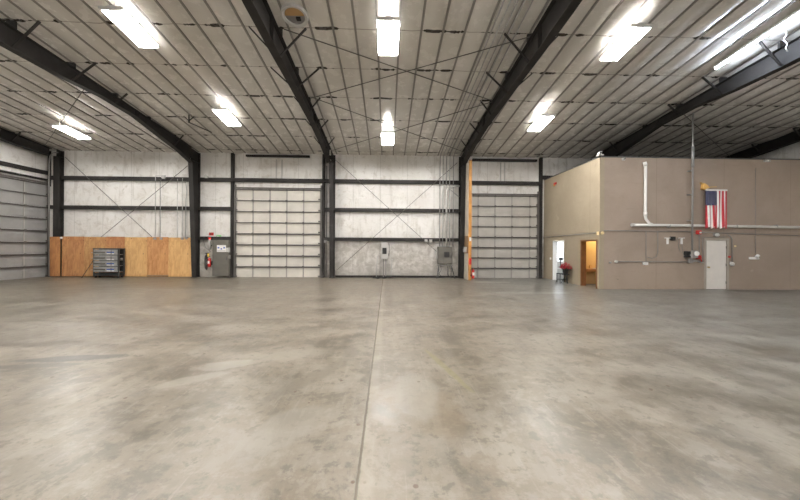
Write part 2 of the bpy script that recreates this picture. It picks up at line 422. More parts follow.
# office walls ----------------------------------------------------------------
T = .2
d1 = (S(563.9, 282)[0], S(552.8, 282)[0]); d2 = (S(597.2, 287)[0], S(580.4, 285)[0])
DH = 2.1
ow = MB()
ow.box(XS, XS+T, YF, d2[0], 0, OH); ow.box(XS, XS+T, d2[0], d2[1], DH, OH); ow.box(XS, XS+T, d2[1], d1[0], 0, OH)
ow.box(XS, XS+T, d1[0], d1[1], DH, OH); ow.box(XS, XS+T, d1[1], YB, 0, OH)
ow.build('wall_office_side', M['tany'], kind='structure')
dx0, dx1 = Fr(705, 260)[0], Fr(727.5, 260)[0]; dH = 2.13
of = MB()
of.box(XS+T, dx0, YF, YF+T, 0, OH); of.box(dx0, dx1, YF, YF+T, dH, OH); of.box(dx1, XR, YF, YF+T, 0, OH)
of.build('wall_office_front', M['tan'], kind='structure')
MB().box(XS, XR, YF, YB, OH, OH+.06).build('trim_1', M['dark'], kind='structure')   # office roof deck
# room 1 : white daylight room, room 2 : warm washroom
mid = (d1[0]+d2[1])/2
rx1 = XS+T+2.6
r = MB(); r.box(XS+T, rx1, mid, mid+.1, 0, 2.6); r.box(rx1, rx1+.1, mid, YB, 0, 2.6); r.box(XS+T, rx1+.1, mid, YB, 2.6, 2.7)
r.build('wall_white_room', M['wroom'], kind='structure')
r = MB(); r.box(rx1-.5, rx1-.4, YF+T, mid-.01, 0, 2.6); r.box(XS+T, rx1-.4, YF+T, mid-.01, 2.6, 2.7); r.box(XS+T, rx1-.5, mid-.06, mid-.01, 0, 2.6)
r.build('wall_washroom', M['cream'], kind='structure')
# window of the white room (daylight), in the outer wall behind it
w1 = MB().box(9.30, 10.10, YB-.03, YB-.012, .98, 2.0).build('window_1', M['sky'], kind='structure')
fr = MB()
for (a, b, c, d) in ((9.25,10.15,.92,.98),(9.25,10.15,2.0,2.06),(9.25,9.30,.98,2.0),(10.10,10.15,.98,2.0),(9.30,10.10,1.44,1.47)): fr.box(a, b, YB-.05, YB-.005, c, d)
fr.build('window_frame', M['white'], w1)
# daylight windows are on the room's back side: a slim ceiling light too
t = thing('ceiling_light', 'white ceiling lamp inside the bright room behind the open side doorway', 'light', (10.3, 15.8, 2.6))
part('lamp_panel', MB().box(9.9, 10.7, 15.6, 16.0, 2.55, 2.58), M['lampw'], t); part('frame', MB().box(9.87, 10.73, 15.57, 16.03, 2.581, 2.6), M['white'], t)
t = thing('ceiling_light', 'warm yellow lamp inside the washroom with wooden counter', 'light', (10.1, 13.6, 2.6))
part('lamp_panel', MB().cyl((10.1, 13.6, 2.53), .2, .05, n=20), M['lamp'], t); part('frame', MB().cyl((10.1, 13.6, 2.581), .23, .019, n=20), M['white'], t)

# doorways
def door_frame(n, y0, y1, m, w):
    mb = MB(); mb.box(XS-.015, XS+T+.015, y0, y0+w, 0, DH); mb.box(XS-.015, XS+T+.015, y1-w, y1, 0, DH); mb.box(XS-.015, XS+T+.015, y0+w, y1-w, DH-w, DH)
    return mb.build('door_%d' % n, m, kind='structure')
door_frame(5, d1[0], d1[1], M['white'], .05)
door_frame(4, d2[0], d2[1], M['jamb'], .07)
# things in the two rooms
cy0, cy1 = YF+T+.01, mid-.07
wy = mid-.065
t = thing('washroom_counter', 'wooden washroom counter with basin seen through the warm lit doorway', 'counter', (9.9, wy-.25, 0))
part('countertop', MB().box(XS+T+.005, 10.55, wy-.5, wy, .70, .745), M['counter'], t)
part('apron', MB().box(XS+T+.005, 10.55, wy-.48, wy-.46, .62, .70), M['counter'], t)
part('bracket', MB().box(10.40, 10.44, wy-.44, wy, .25, .70), M['lgrey'], t)
part('basin', MB().cyl((9.95, wy-.25, .746), .17, .03, n=20), M['white'], t)
part('faucet', MB().tube([(9.7,wy-.1,.745),(9.7,wy-.1,.90),(9.7,wy-.18,.93),(9.72,wy-.22,.88)], .014), M['brass'], t)
t = thing('storage_cabinet', 'low white cabinet under the window of the bright room', 'cabinet', (9.7, 16.6, 0))
part('body', MB().box(XS+T+.01, 10.6, YB-.5, YB-.06, 0, .60), M['white'], t)
part('countertop', MB().box(XS+T+.005, 10.62, YB-.53, YB-.055, .601, .64), M['lgrey'], t)
for a in (XS+T+.03, 9.9):
    dd = part('door', MB().box(a, a+.66, YB-.52, YB-.501, .05, .56), M['lgrey'], t)
    part('handle', MB().box(a+.55, a+.57, YB-.535, YB-.521, .3, .45), M['mgrey'], dd)
t = thing('desk_monitor', 'dark monitor standing on the low white cabinet in the bright room', 'monitor', (9.75, 16.6, .64))
part('screen', MB().box(9.66, 9.90, YB-.30, YB-.27, 1.0, 1.20), M['dark'], t)
part('stand', MB().box(9.76, 9.80, YB-.29, YB-.25, .66, 1.0).box(9.70, 9.86, YB-.36, YB-.2, .641, .659), M['dark'], t)

# ------------------------------------------------------------------ steel frames
profA = [(16.2,.06,.85),(15.2,.07,.66),(14.2,.10,.58),(12.6,.14,.42),(11.2,.17,.50),(9.8,.20,.72),(8.4,.25,.85),(5,.28,.95),(0,.28,1.0)]
profB = [(16.2,.06,.78),(14.3,.10,.62),(12.5,.15,.62),(10,.22,.80),(8.2,.26,.96),(6.8,.30,1.05),(3,.30,1.1),(0,.30,1.1)]
profE = [(16.6,.06,.45),(15.2,.06,.55),(14.2,.06,.55),(8,.06,.6),(0,.06,.6)]
labels = ['dark steel building frame at the left end wall, its column before the plywood', 'dark steel building frame with bulky tapered column at right end of plywood',
          'dark steel building frame whose column stands right of the closed white overhead door', 'dark steel building frame coming down behind the orange-edged board partition',
          'dark steel roof frame lit by the bare tube strip, running over the tan office', 'dark steel roof frame against the far right end wall']
FX = [-17.80, -10.45, -3.03, 4.15, 11.75, 19.2]
for i, X in enumerate(FX):
    t = thing('steel_frame', labels[i], 'steel frame', (X, YB-.4, 0), 'steel portal frames across the hall')
    fw = .115 if i not in (0,3) else (.115 if i == 3 else .155)
    # column: front flange leaning, back flange on the wall line
    topd, botd = (.68, .32) if i not in (0, 5) else (.245, .24)
    zt = ceil_z(16.2)-.06
    yb = YB-.02; zk = ceil_z(YB-topd) - (.72 if i not in (0,5) else .45)
    cb = MB()
    yf0, yf1 = yb-botd, yb-topd
    z0 = 0 if i != 4 and i != 5 else 0
    cb.hexa([(X-.008,yf0,.02),(X+.008,yf0,.02),(X+.008,yb,.02),(X-.008,yb,.02),(X-.008,yf1,ceil_z(yf1)-.06),(X+.008,yf1,ceil_z(yf1)-.06),(X+.008,yb,ceil_z(yb)-.06),(X-.008,yb,ceil_z(yb)-.06)])
    cb.hexa([(X-fw,yf0-.012,.02),(X+fw,yf0-.012,.02),(X+fw,yf0+.006,.02),(X-fw,yf0+.006,.02),(X-fw,yf1-.012,zk),(X+fw,yf1-.012,zk),(X+fw,yf1+.006,zk),(X-fw,yf1+.006,zk)])
    cb.box(X-fw, X+fw, yb-.012, yb, .02, ceil_z(yb)-.07)
    cb.box(X-fw, X+fw, yf1, yb-.012, zk-.01, zk+.01)
    part('column', cb, M['steel'], t)
    part('base_plate', MB().box(X-fw-.03, X+fw+.03, yf0-.05, yb, 0, .02), M['steel'], t)
    rb = MB(); XC = X
    if i == 0: X = X-.33
    if i == 2: X = X-.10
    st = profE if i in (0, 5) else profB if i in (2, 3) else profA
    st = list(st) + [(-a_, tp, bt) for a_, tp, bt in st[::-1] if a_ > 0]
    for (ya, ta, da), (yc, tc_, dc) in zip(st, st[1:]):
        za, zc = ceil_z(ya)-ta, ceil_z(yc)-tc_
        ba, bc = ceil_z(ya)-da, ceil_z(yc)-dc
        rb.hexa([(X-.008,yc,bc),(X+.008,yc,bc),(X+.008,ya,ba),(X-.008,ya,ba),(X-.008,yc,zc),(X+.008,yc,zc),(X+.008,ya,za),(X-.008,ya,za)])
        rb.hexa([(X-fw,yc,bc),(X+fw,yc,bc),(X+fw,ya,ba),(X-fw,ya,ba),(X-fw,yc,bc+.016),(X+fw,yc,bc+.016),(X+fw,ya,ba+.016),(X-fw,ya,ba+.016)])
        rb.hexa([(X-fw,yc,zc-.016),(X+fw,yc,zc-.016),(X+fw,ya,za-.016),(X-fw,ya,za-.016),(X-fw,yc,zc),(X+fw,yc,zc),(X+fw,ya,za),(X-fw,ya,za)])
    def tb(y):
        for (ya, ta, da), (yc, tc_, dc) in zip(st, st[1:]):
            if yc <= y <= ya:
                f = (ya-y)/(ya-yc); return ta+(tc_-ta)*f, da+(dc-da)*f
        return .1, .6
    for ys_ in (12.7, 8.0):
        tp, bt = tb(ys_); rb.box(X-fw+.005, X+fw-.005, ys_-.01, ys_+.01, ceil_z(ys_)-bt, ceil_z(ys_)-tp)
    # purlin cleats between the top flange and the liner
    for k in range(0, 5):
        yy = TEAR0 + TEARP*k
        if yy < 16: rb.box(X-fw, X+fw, yy-.03, yy+.03, ceil_z(yy)-tb(yy)[0]-.005, ceil_z(yy)-.03)
    part('rafter', rb, M['steel'], t)
    # flange braces to the hidden purlins
    for k in range(0, 5):
        yy = TEAR0 + TEARP*k - .0
        if yy > 16: continue
        if k in (3,) and i in (1, 4): continue
        for s in (-1, 1):
            if i == 0 and s < 0 or i == 5 and s > 0: continue
            zb = ceil_z(yy)-tb(yy)[1]+.05
            L = .80 if k < 2 else .50
            part('flange_brace', MB().bar((X+s*.02, yy, zb), (X+s*L, yy-.04, ceil_z(yy)-.05), .06, .03), M['steel'], t)
    X = XC
    if i in (1, 2, 3):
        # a steel clip angle at the head of the column
        part('clip_angle', MB().box(X-fw-.05, X+fw+.05, yf1-.03, yf1-.013, zk+.12, zk+.34), M['steel'], t)

# ------------------------------------------------------------------ overhead doors
def overhead_door(n, axis, a0, a1, H, mats, cols, plane, sgn, rows=8, off=0, cs=None):
    # a: along-wall coordinate; plane: wall surface; sgn: direction into the hall
    root = bpy.data.objects.new('door_%d' % n, None); C.objects.link(root); root['kind'] = 'structure'
    def bx(mb, u0, u1, d0, d1_, z0, z1, mi=0):
        p0, p1 = plane+sgn*d0, plane+sgn*d1_
        if axis == 'x': mb.box(u0, u1, p0, p1, z0, z1, mi)
        else: mb.box(p0, p1, u0, u1, z0, z1, mi)
    root.location = ((a0+a1)/2, plane, 0) if axis == 'x' else (plane, (a0+a1)/2, 0)
    h = H/rows
    cs = cs or [a0 + (a1-a0)*k/cols for k in range(cols+1)]
    for r_ in range(rows):
        mb = MB(); z0 = r_*h+.004; z1 = (r_+1)*h-.004
        bx(mb, a0, a1, .04, .075, z0, z1, 0)
        for q in range(1, 5): bx(mb, a0, a1, .0751, .083, z0+h*q/5-.012, z0+h*q/5+.012, 0)
        for k, c in enumerate(cs):
            w_ = .035
            u0, u1 = max(a0, c-w_), min(a1, c+w_)
            bx(mb, u0, u1, .0835, .10, z0, z1, 1)
        bx(mb, a0, a1, .1005, .15 if r_ < 4 else .135, z1-(.075 if r_ < 4 else .05), z1-.005, 2)
        for c in cs[1:-1]: bx(mb, c-.05, c+.05, .1505, .165, z1-.07, z1+.03 if r_ < rows-1 else z1, 3)
        mb.build('door_section', [mats, M['stile'], M['rib'], M['hinge']], root, root.location)
    for s, a in ((-1, a0), (1, a1)):
        mb = MB(); bx(mb, a+s*.01, a+s*.09, .06, .16, 0, H+.25); mb.build('track', M['hinge'], root, root.location)
        for r_ in range(rows):
            mb = MB(); bx(mb, a-s*.10, a+s*.01, .1505, .18, r_*h+.0+.02, r_*h+.10); mb.build('roller_hinge', M['hinge'], root, root.location)
    mb = MB(); bx(mb, a0-.1, a1+.1, .10, .16, H+.02, H+.10); mb.build('torsion_shaft', M['hinge'], root, root.location)
    return root, bx
aL = (onX(45, 230, XL)[0]); 
XW = YB
x0, z0 = B(236, 191); x1, _ = B(322, 191)
overhead_door(2, 'x', x0+.06, x1-.06, 4.86, M['doorw'], 5, YB, -1)
x0b = 4.42; x1b, _ = B(537.5, 200)
r3, bx3 = overhead_door(3, 'x', x0b+.1, x1b-.06, 4.66, M['doorg'], 4, YB, -1, cs=[x0b+.1]+[B(u, 230)[0] for u in (477.5, 494.3, 511, 528.8)]+[x1b-.06])
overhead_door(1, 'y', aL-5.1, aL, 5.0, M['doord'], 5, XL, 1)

# door jamb posts (channel) – part of the walls
def post(name, n, x0_, x1_, y0_, y1_, z1_, m=None): 
    MB().box(x0_, x1_, y0_, y1_, 0, z1_).build('trim_%d' % n, m or M['girt'], kind='structure')
jx0, _ = B(235, 220); post('', 2, jx0-.14, jx0-.02, YB-.22, YB-.005, ceil_z(YB)-.08)
jx1, _ = B(323.2, 220); post('', 3, jx1-.02, jx1+.10, YB-.22, YB-.005, ceil_z(YB)-.08)
jx2, _ = B(538.8, 220); post('', 4, jx2-.02, jx2+.10, YB-.22, YB-.005, ceil_z(YB)-.08)
MB().box(XL+.005, XL+.2, aL+.1, aL+.24, 4.9, ceil_z(aL)-.08).box(XL+.005, XL+.06, aL+.1, aL+.16, 0, 4.9).build('trim_5', M['girt'], kind='structure')

# ------------------------------------------------------------------ girts
GZ = [B(400, 239.6)[1], B(400, 210.6)[1], B(400, 182.3)[1]]
def girt(xa, xb, z, label, h=.19):
    mb = MB(); y1 = YB-.005; y0 = YB-.19
    mb.box(xa, xb, y0, y0+.012, z-h/2, z+h/2); mb.box(xa, xb, y0+.012, y1, z-h/2, z-h/2+.012); mb.box(xa, xb, y0+.012, y1, z+h/2-.012, z+h/2)
    o = mb.build('wall_girt', M['girt'], None, ((xa+xb)/2, YB-.1, z))
    tag(o, label, 'girt', 'dark steel girts on the back wall')
lv = ['lowest', 'middle', 'topmost']
def bay(xa, xb, which, where, zz=GZ):
    n = len(which)
    for k in which:
        girt(xa, xb, zz[k], '%s dark girt %s' % ((lv[k] if n > 2 else ('upper' if k == 2 else 'lower' if n > 1 else 'single')), where))
c1L, c1R = FX[0]-.16, FX[0]+.16
dzz = .05
GZL = [g_+.0 for g_ in GZ]
girt(XL+.21, c1L-.002, GZL[1], 'short middle girt in the left corner beside the grey overhead door')
girt(XL+.21, c1L-.002, GZL[2], 'short upper girt in the left corner beside the grey overhead door')
bay(c1R, FX[1]-.12, (1, 2), 'above the plywood sheets', GZL)
bay(FX[1]+.12, jx0-.145, (0, 1, 2), 'between tapered column and white overhead door')
bay(jx0-.015, jx1-.025, (2,), 'over the closed white overhead door')
bay(jx1+.105, FX[2]-.12, (0, 1, 2), 'in the narrow gap right of the white door')
bay(FX[2]+.12, FX[3]-.11, (0, 1, 2), 'in the middle bay with crossed rods')
bay(4.43, jx2-.025, (2,), 'over the grey overhead door by the tan office')
girt(jx2+.105, FX[4]-.12, GZ[2]+.35, 'short dark girt between grey overhead door and tan office roofline')
# girts on the left wall above door and right gable
def sgirt(X0, X1, ya, yb, z, label, hh=.09):
    o = MB().box(X0, X1, ya, yb, z-hh, z+hh).build('wall_girt', M['girt'], None, (X0, (ya+yb)/2, z)); tag(o, label, 'girt')
sgirt(XL+.005, XL+.17, 4, aL+.09, 5.62, 'dark girt on the left side wall above the grey overhead door')
sgirt(XL+.005, XL+.20, aL-5.3, aL+.09, 5.24, 'dark header beam just over the left grey overhead door', .035)

# ------------------------------------------------------------------ brace rods
def rod(a, b, label, group=None, r=.014, m='rod'):
    mid_ = (Vector(a)+Vector(b))/2
    o = MB().tube([a, b], r, 6).build('brace_rod', M[m], None, mid_); tag(o, label, 'brace rod', group); return o
yr = YB-.205
def xz(px, py): 
    q = onY(px, py, yr); return (q[0], yr, q[1])
rod(xz(65,157), xz(188,270), 'thin wall brace rod falling rightwards above the plywood')
rod((xz(188,166)[0], yr-.03, xz(188,166)[2]), (xz(64,268)[0], yr-.03, xz(64,268)[2]), 'thin wall brace rod rising rightwards above the plywood')
rod(xz(335.5,160), xz(436.5,251.5), 'thin wall brace rod falling rightwards in the middle bay')
rod((xz(457,163)[0], yr-.05, xz(457,163)[2]), (xz(337,270)[0], yr-.05, xz(337,270)[2]), 'thin wall brace rod rising rightwards in the middle bay')
def rc(X, Y, d=.16): return (X, Y, ceil_z(Y)-d)
Y1, Y2, Y3 = 8.5, 11.55, 16.0
rod(rc(FX[2]+.1, Y1), rc(FX[3]-.1, Y2), 'ceiling brace rod nearer the camera, left end nearest, middle bay')
rod(rc(FX[2]+.1, Y2, .2), rc(FX[3]-.1, Y1, .2), 'ceiling brace rod nearer the camera, right end nearest, middle bay')
rod(rc(FX[2]+.1, Y2), rc(FX[3]-.1, Y3), 'ceiling brace rod toward back wall, left end nearest, middle bay')
rod(rc(FX[2]+.1, Y3, .2), rc(FX[3]-.1, Y2, .2), 'ceiling brace rod toward back wall, right end nearest, middle bay')
rod(rc(FX[0]+.1, Y3), rc(FX[1]-.1, 10.9), 'ceiling brace rod crossing behind the far left light fixture')
rod(rc(FX[4]+.1, 11.9), rc(FX[5]-.1, 16.2), 'ceiling brace rod in the far right bay over the office roof')

# ------------------------------------------------------------------ light fixtures
tilt = -math.atan(SL)
def fixture():
    t = thing('light_fixture', 'x', 'light fixture', (0,0,0), 'six-tube ceiling light fixtures', (tilt,0,0))
    W, L = .30, .61
    mb = MB()
    mb.box(-W, -W+.012, -L, L, .012, .05).box(W-.012, W, -L, L, .012, .05)
    mb.box(-W+.012, W-.012, -L, -L+.012, -.035, .06).box(-W+.012, W-.012, L-.012, L, -.035, .06)
    mb.box(-.085, .085, -L+.012, L-.012, .045, .10)
    xs = [-.25, -.185, -.12, .12, .185, .25]
    for sx in (-1, 1):           # reflector sheets; a slot on each side of the ballast channel lets light up
        mb.box(sx*.124, sx*.288, -L+.012, L-.012, .034, .040)
    part('housing', mb, M['fixt'], t, True)
    for x in xs: part('lamp_tube', MB().tube([(x, -L+.05, .008), (x, L-.05, .008)], .0145, 8), M['tube'], t, True)
    for sy in (-1, 1):
        part('lamp_holder', MB().box(-.28, .28, sy*(L-.031)-.018, sy*(L-.031)+.018, -.012, .032), M['fixt'], t, True)
    for sx in (-1, 1):
        for sy in (-1, 1): part('hanger_wire', MB().tube([(sx*.07, sy*.45, .10), (sx*.07, sy*.45, .50)], .005, 5), M['wirem'], t, True)
    return t
fx0 = fixture()
rotb = (-tilt, 0, 0)
HG = .50
def fpos(x, y): return (x, y, ceil_z(y)-HG-.03)
fx0.location = fpos(0, 8.27); fx0['label'] = 'large six-tube light fixture hanging in the centre of the ceiling, nearer one'
dup(fx0, fpos(0, 13.97), 'small square-looking six-tube light fixture at ceiling centre nearest the back wall')
dup(fx0, fpos(-6.85, 8.19), 'six-tube light fixture at upper left, between the first and second dark rafters')
dup(fx0, fpos(-6.56, 12.43), 'six-tube light fixture left of centre, far one above the white overhead door side')
dup(fx0, fpos(-14.17, 13.85), 'six-tube light fixture at far left, above the plywood sheets')
dup(fx0, fpos(6.65, 8.27), 'six-tube light fixture at upper right, between rafter and bare tube strip')
dup(fx0, fpos(6.43, 12.45), 'six-tube light fixture right of centre, above the grey overhead door')
for x in (-14.17, -6.85, 0, 6.65, 14.0):  # unseen rest of the fixture grid, added so the hall is lit
    for y in (3.4, -2.5, -9):
        o = dup(fx0, fpos(x, y), 'unseen six-tube light fixture out of frame, added to light the hall', 'unseen six-tube light fixtures added to light the hall', rotb if y < 0 else None)
dup(fx0, fpos(-14.17, 8.2), 'unseen six-tube light fixture out of frame, added to light the hall', 'unseen six-tube light fixtures added to light the hall')
# bare tube strip at upper right
t = thing('strip_light', 'long bare-tube strip light beside the lit rafter at upper right', 'light fixture', (10.72, 8.6, ceil_z(8.6)-.22), None, (tilt,0,0))
part('housing', MB().box(-.06, .06, -1.6, .95, .02, .09), M['fixt'], t, True)
for a, b in ((-.10, .92), (-1.35, -.18)): part('lamp_tube', MB().tube([(0,a,-.01),(0,b,-.01)], .019, 10), M['tubec'], t, True)
for a in (-1.38, -.14, .945): part('lamp_holder', MB().box(-.03, .03, a-.015, a+.015, -.035, .03), M['fixt'], t, True)
for a in (-1.2, .7): part('hanger_wire', MB().tube([(0,a,.09),(0,a,.20)], .006, 5), M['wirem'], t, True)
# second row of that strip: pull cord
sx, sy = 11.2, 8.15
o = MB().tube([(sx, sy, ceil_z(sy)-.1), (sx+.02, sy, ceil_z(sy)-.25), (sx-.03, sy+.02, ceil_z(sy)-.38), (sx+.05, sy, ceil_z(sy)-.5), (sx+.0, sy, ceil_z(sy)-.62), (sx+.06, sy, ceil_z(sy)-.72)], .012, 6).build('dangling_cord', M['white'], None, (sx, sy, ceil_z(sy)-.1))
tag(o, 'short white cord dangling beside the bare tube strip light', 'cord')
# roof hole with duct collar
def ring(n, r, c, z): return [(c[0]+r*math.cos(2*PI*i/n), c[1]+r*math.sin(2*PI*i/n), z) for i in range(n)]
q = ray(295, 14); tt = (ceil_z(0)-EYE)/(q[2]+SL*q[1]); hx, hy = q[0]*tt, q[1]*tt; hz = ceil_z(hy)
t = thing('roof_vent', 'round roof vent opening with brown liner in the ceiling beside a dark rafter', 'vent', (hx, hy, hz), None, (tilt,0,0))
mb = MB(); n = 28
for i in range(n):
    a, b = 2*PI*i/n, 2*PI*(i+1)/n
    for (r0, r1, z0_, z1_, mi) in ((.34, .27, -.10, -.085, 0), (.34, .36, -.10, -.02, 0), (.27, .26, -.085, -.035, 0)):
        k = len(mb.v)
        mb.v += [(r0*math.cos(a), r0*math.sin(a), z0_), (r0*math.cos(b), r0*math.sin(b), z0_), (r1*math.cos(b), r1*math.sin(b), z1_), (r1*math.cos(a), r1*math.sin(a), z1_)]
        mb.face([k, k+1, k+2, k+3], mi, True)
part('collar', mb, M['lgrey'], t, True)
mb = MB(); mb.prism([(.262*math.cos(a), .262*math.sin(a)) for a in [PI*1.02*i/14-.05 for i in range(15)][::-1]], 'z', -.07, -.062)
part('damper_flap', MB().prism([(.255*math.cos(a), -.02-.235*math.sin(a)) for a in [PI*i/14 for i in range(15)]], 'z', -.075, -.065), M['foam'], t, True)
part('duct_cap', MB().cyl((0,0,-.052), .262, .01, n=28), M['mgrey'], t, True)
part('damper_motor', MB().box(.02, .14, .02, .12, -.10, -.055), M['black'], t, True)

# ------------------------------------------------------------------ conduits on ceiling and panel wall
cx = [2.93, 3.10, 3.28, 3.46, 3.66]
names = ['first', 'second', 'third', 'fourth', 'fifth']
panel_top = B(445, 247)[1]
for k, x in enumerate(cx):
    yy = YB-.24-.02*k
    pts = [(x, yy, panel_top+.02), (x, yy, 2.6), (x, yy, 6.25), (x, yy-.08, ceil_z(yy)-.22), (x, yy-.3, ceil_z(yy-.3)-.12)]
    pts += [(x, 12.5, ceil_z(12.5)-.10), (x, 5, ceil_z(5)-.10)]
    o = MB().tube(pts, .021 if k else .025, 6).build('conduit', M['galv'] if k % 2 else M['mgrey'], None, (x, yy, panel_top))
    tag(o, '%s from left of the long conduits rising from the breaker panel and along the ceiling' % names[k], 'conduit', 'conduits from the breaker panel')
# elbowed thick pipe from the panel to the column
px = lambda a, b: (onY(a, b, YB-.36)[0], YB-.36, onY(a, b, YB-.36)[1])
mbp = MB().tube([px(446.5,247), px(446.5,196), px(447.5,190), px(450.5,186.5), px(455,186), px(459.5,186)], .055, 10)
o = mbp.build('elbow_pipe', M['galvl'], None, px(446.5,247)); tag(o, 'thick grey pipe rising from the breaker panel and elbowing right to the column', 'pipe')
mbp = MB().tube([px(450,189.5), px(459,197)], .022, 8); o = mbp.build('pipe_brace', M['galv'], None, px(450,189.5)); tag(o, 'slanted grey strut just under the elbowed pipe', 'brace')
# breaker panel
def onwall(x0p, x1p, y0p, y1p): 
    a = B(x0p, y1p); b = B(x1p, y0p); return a[0], b[0], a[1], b[1]
def panelbox(name, r_, d0, d1_, label, cat, m, extra=None):
    p_ = onY(r_[0], r_[3], YB-d1_); q_ = onY(r_[1], r_[2], YB-d1_); x0_, x1_, z0_, z1_ = p_[0], q_[0], max(0, p_[1]), q_[1]
    t = thing(name, label, cat, ((x0_+x1_)/2, YB-d0, z0_))
    part('body', MB().box(x0_, x1_, YB-d1_, YB-d0, z0_, z1_), m, t, bevel=.01)
    return t, (x0_, x1_, z0_, z1_, YB-d1_)
t, (a, b, c, d, yf) = panelbox('breaker_panel', (438, 452.5, 247, 264), .01, .30, 'grey electrical breaker panel under the bundle of conduits in middle bay', 'electrical panel', M['grey'])
part('door', MB().box(a+.03, b-.03, yf-.025, yf-.002, c+.05, d-.05), M['grey'], t, bevel=.005)
part('display_window', MB().box(a+.34, b-.18, yf-.04, yf-.026, c+.40, d-.28), M['black'], t)
part('handle', MB().box(b-.12, b-.08, yf-.05, yf-.026, c+.35, c+.5), M['dark'], t)
part('top_gutter', MB().box(a+.12, b-.1, YB-.2, YB-.03, d+.002, d+.06), M['galv'], t)
# stand and legs
x0_, x1_, z0_, z1_ = a, b, c, d
t = thing('equipment_stand', 'spindly metal stand with splayed legs below the breaker panel', 'stand', ((a+b)/2, YB-.25, 0))
part('rail', MB().box(a-.04, b+.04, YB-.28, YB-.22, c-.10, c-.04), M['mgrey'], t)
for s_, xx in ((-1, a+.06), (1, b-.06)):
    part('leg', MB().bar((xx, YB-.25, c-.1), (xx+s_*.16, YB-.5, 0), .035, .035), M['dark'], t)
    part('leg', MB().bar((xx, YB-.25, c-.1), (xx, YB-.2, 0), .03, .03), M['dark'], t)
for k, (u, v) in enumerate(((439.5, 276), (446, 275), (450.5, 276))):
    p0 = B(u, 263.5); 
    o = MB().tube([(p0[0], YB-.2, c-.02), (p0[0]+.05, YB-.35, c-.3), (p0[0]-.1+.1*k, YB-.42, .25), (p0[0]+.12, YB-.45, .03)], .016, 6).build('power_cable', M['black'], None, (p0[0], YB-.3, 0))
    tag(o, '%s black cable drooping from under the breaker panel to the floor' % ['left', 'middle', 'right'][k], 'cable')
# small boxes around the panel
def wallbox(name, r_, d, label, cat, m, dd=.0):
    x0_, x1_, z0_, z1_ = onwall(*r_)
    t = thing(name, label, cat, ((x0_+x1_)/2, YB-dd-.005, z0_))
    part('body', MB().box(x0_, x1_, YB-dd-d, YB-dd-.005, z0_, z1_), m, t, bevel=.008)
    part('cover', MB().box(x0_+.02, x1_-.02, YB-dd-d-.012, YB-dd-d-.001, z0_+.02, z1_-.02), m, t)
    return t
wallbox('junction_box', (424, 427, 239.5, 242.5), .1, 'small pale junction box on the lowest girt, left one of the pair by conduits', 'junction box', M['lgrey'], .2)
wallbox('junction_box', (428.5, 431.5, 239.5, 242.5), .1, 'small pale junction box on the lowest girt, right one of the pair by conduits', 'junction box', M['lgrey'], .2)
wallbox('disconnect_switch', (434.5, 437.3, 249, 259), .14, 'narrow white switch box touching the breaker panel on its left', 'switch', M['lgrey'])
# vertical black pile at base / floor drain line
# transformer pedestal (px 378-388)
t, (a, b, c, d, yf) = panelbox('control_box', (381.3, 387.7, 242, 259), .10, .32, 'narrow pedestal control box with dark window in the middle bay', 'control box', M['lgrey'])
part('display_window', MB().box(a+.06, b-.06, yf-.02, yf-.001, c+.28, c+.62), M['black'], t)
part('conduit_loop', MB().tube([(b+.0, YB-.2, d-.05), (b+.10, YB-.25, d-.15), (b+.12, YB-.25, (c+d)/2), (b+.02, YB-.22, c+.15)], .013, 6), M['cable'], t)
part('post', MB().box((a+b)/2-.09, (a+b)/2-.03, YB-.25, YB-.18, 0, c), M['cable'], t)
part('post', MB().box((a+b)/2+.05, (a+b)/2+.10, YB-.25, YB-.18, 0, c), M['mgrey'], t)
t = thing('cable_heap', 'low heap of black hoses on the floor under the pedestal control box', 'hose', ((a+b)/2, YB-.5, 0))
for k in range(6):
    ang = k*1.1; cxk = (a+b)/2 + (-.45+.22*k)
    pts = [(cxk+.17*math.cos(z_/12*2*PI+ang), YB-.52+.14*math.sin(z_/12*2*PI+ang), .04+.015*k+.02*math.sin(z_)) for z_ in range(12)]
    part('hose_coil', MB().tube(pts, .032, 6), M['black'], t)
for k, (u, h_) in enumerate(((376.5, .5), (391, .35))):
    xk = B(u, 276)[0]
    o = MB().tube([(xk, YB-.25, .0), (xk, YB-.25, h_), (xk+.06, YB-.2, h_+.7)], .016, 6).build('stub_conduit', M['galv'], None, (xk, YB-.25, 0))
    tag(o, ('left' if k == 0 else 'right')+' thin stub conduit rising beside the pedestal control box', 'conduit')
# white kick pile at base of wall: dark sill line
MB().box(FX[2]+.15, FX[3]-.15, YB-.12, YB-.003, 0, .11).build('baseboard_back', M['girt'], kind='structure')

# conduits in the plywood bay
ty = YB-.23
for k, (u, top, m_) in enumerate(((155.5, 176.5, 'galvl'), (160.5, 180, 'galv'), (177.5, 179, 'galvl'), (182.5, 178, 'galvl'), (186, 182, 'galv'))):
    x_, zt = onY(u, top, ty); zb = onY(u, 238.5, ty)[1]
    pts = [(x_, ty, zb), (x_, ty, zt)]
    if k == 0: pts += [(x_+.04, ty, zt+.05), (x_+.55, ty, zt+.05)]
    if k == 4: pts = [(x_, ty, zb), (x_, ty, zt-1), (x_+.05, ty, zt-.5), (x_-.02, ty, zt)]
    o = MB().tube(pts, .018, 6).build('conduit', M[m_], None, (x_, ty, zb))
    tag(o, '%s vertical conduit, counting from the left, above the right-hand plywood sheets' % names[k], 'conduit', 'conduits above the plywood')
for k, (u, v) in enumerate(((155.8, 238.4), (162, 238.4), (183, 238.4), (187, 238))):
    x_, z_ = onY(u, v, ty)
    o = MB().box(x_-.07, x_+.07, ty-.08, ty+.03, z_-.07, z_+.05).build('junction_box', M['mgrey'], None, (x_, ty, z_))
    tag(o, '%s little grey junction box along the top edge of the plywood' % ['first', 'second', 'third', 'fourth'][k], 'junction box')
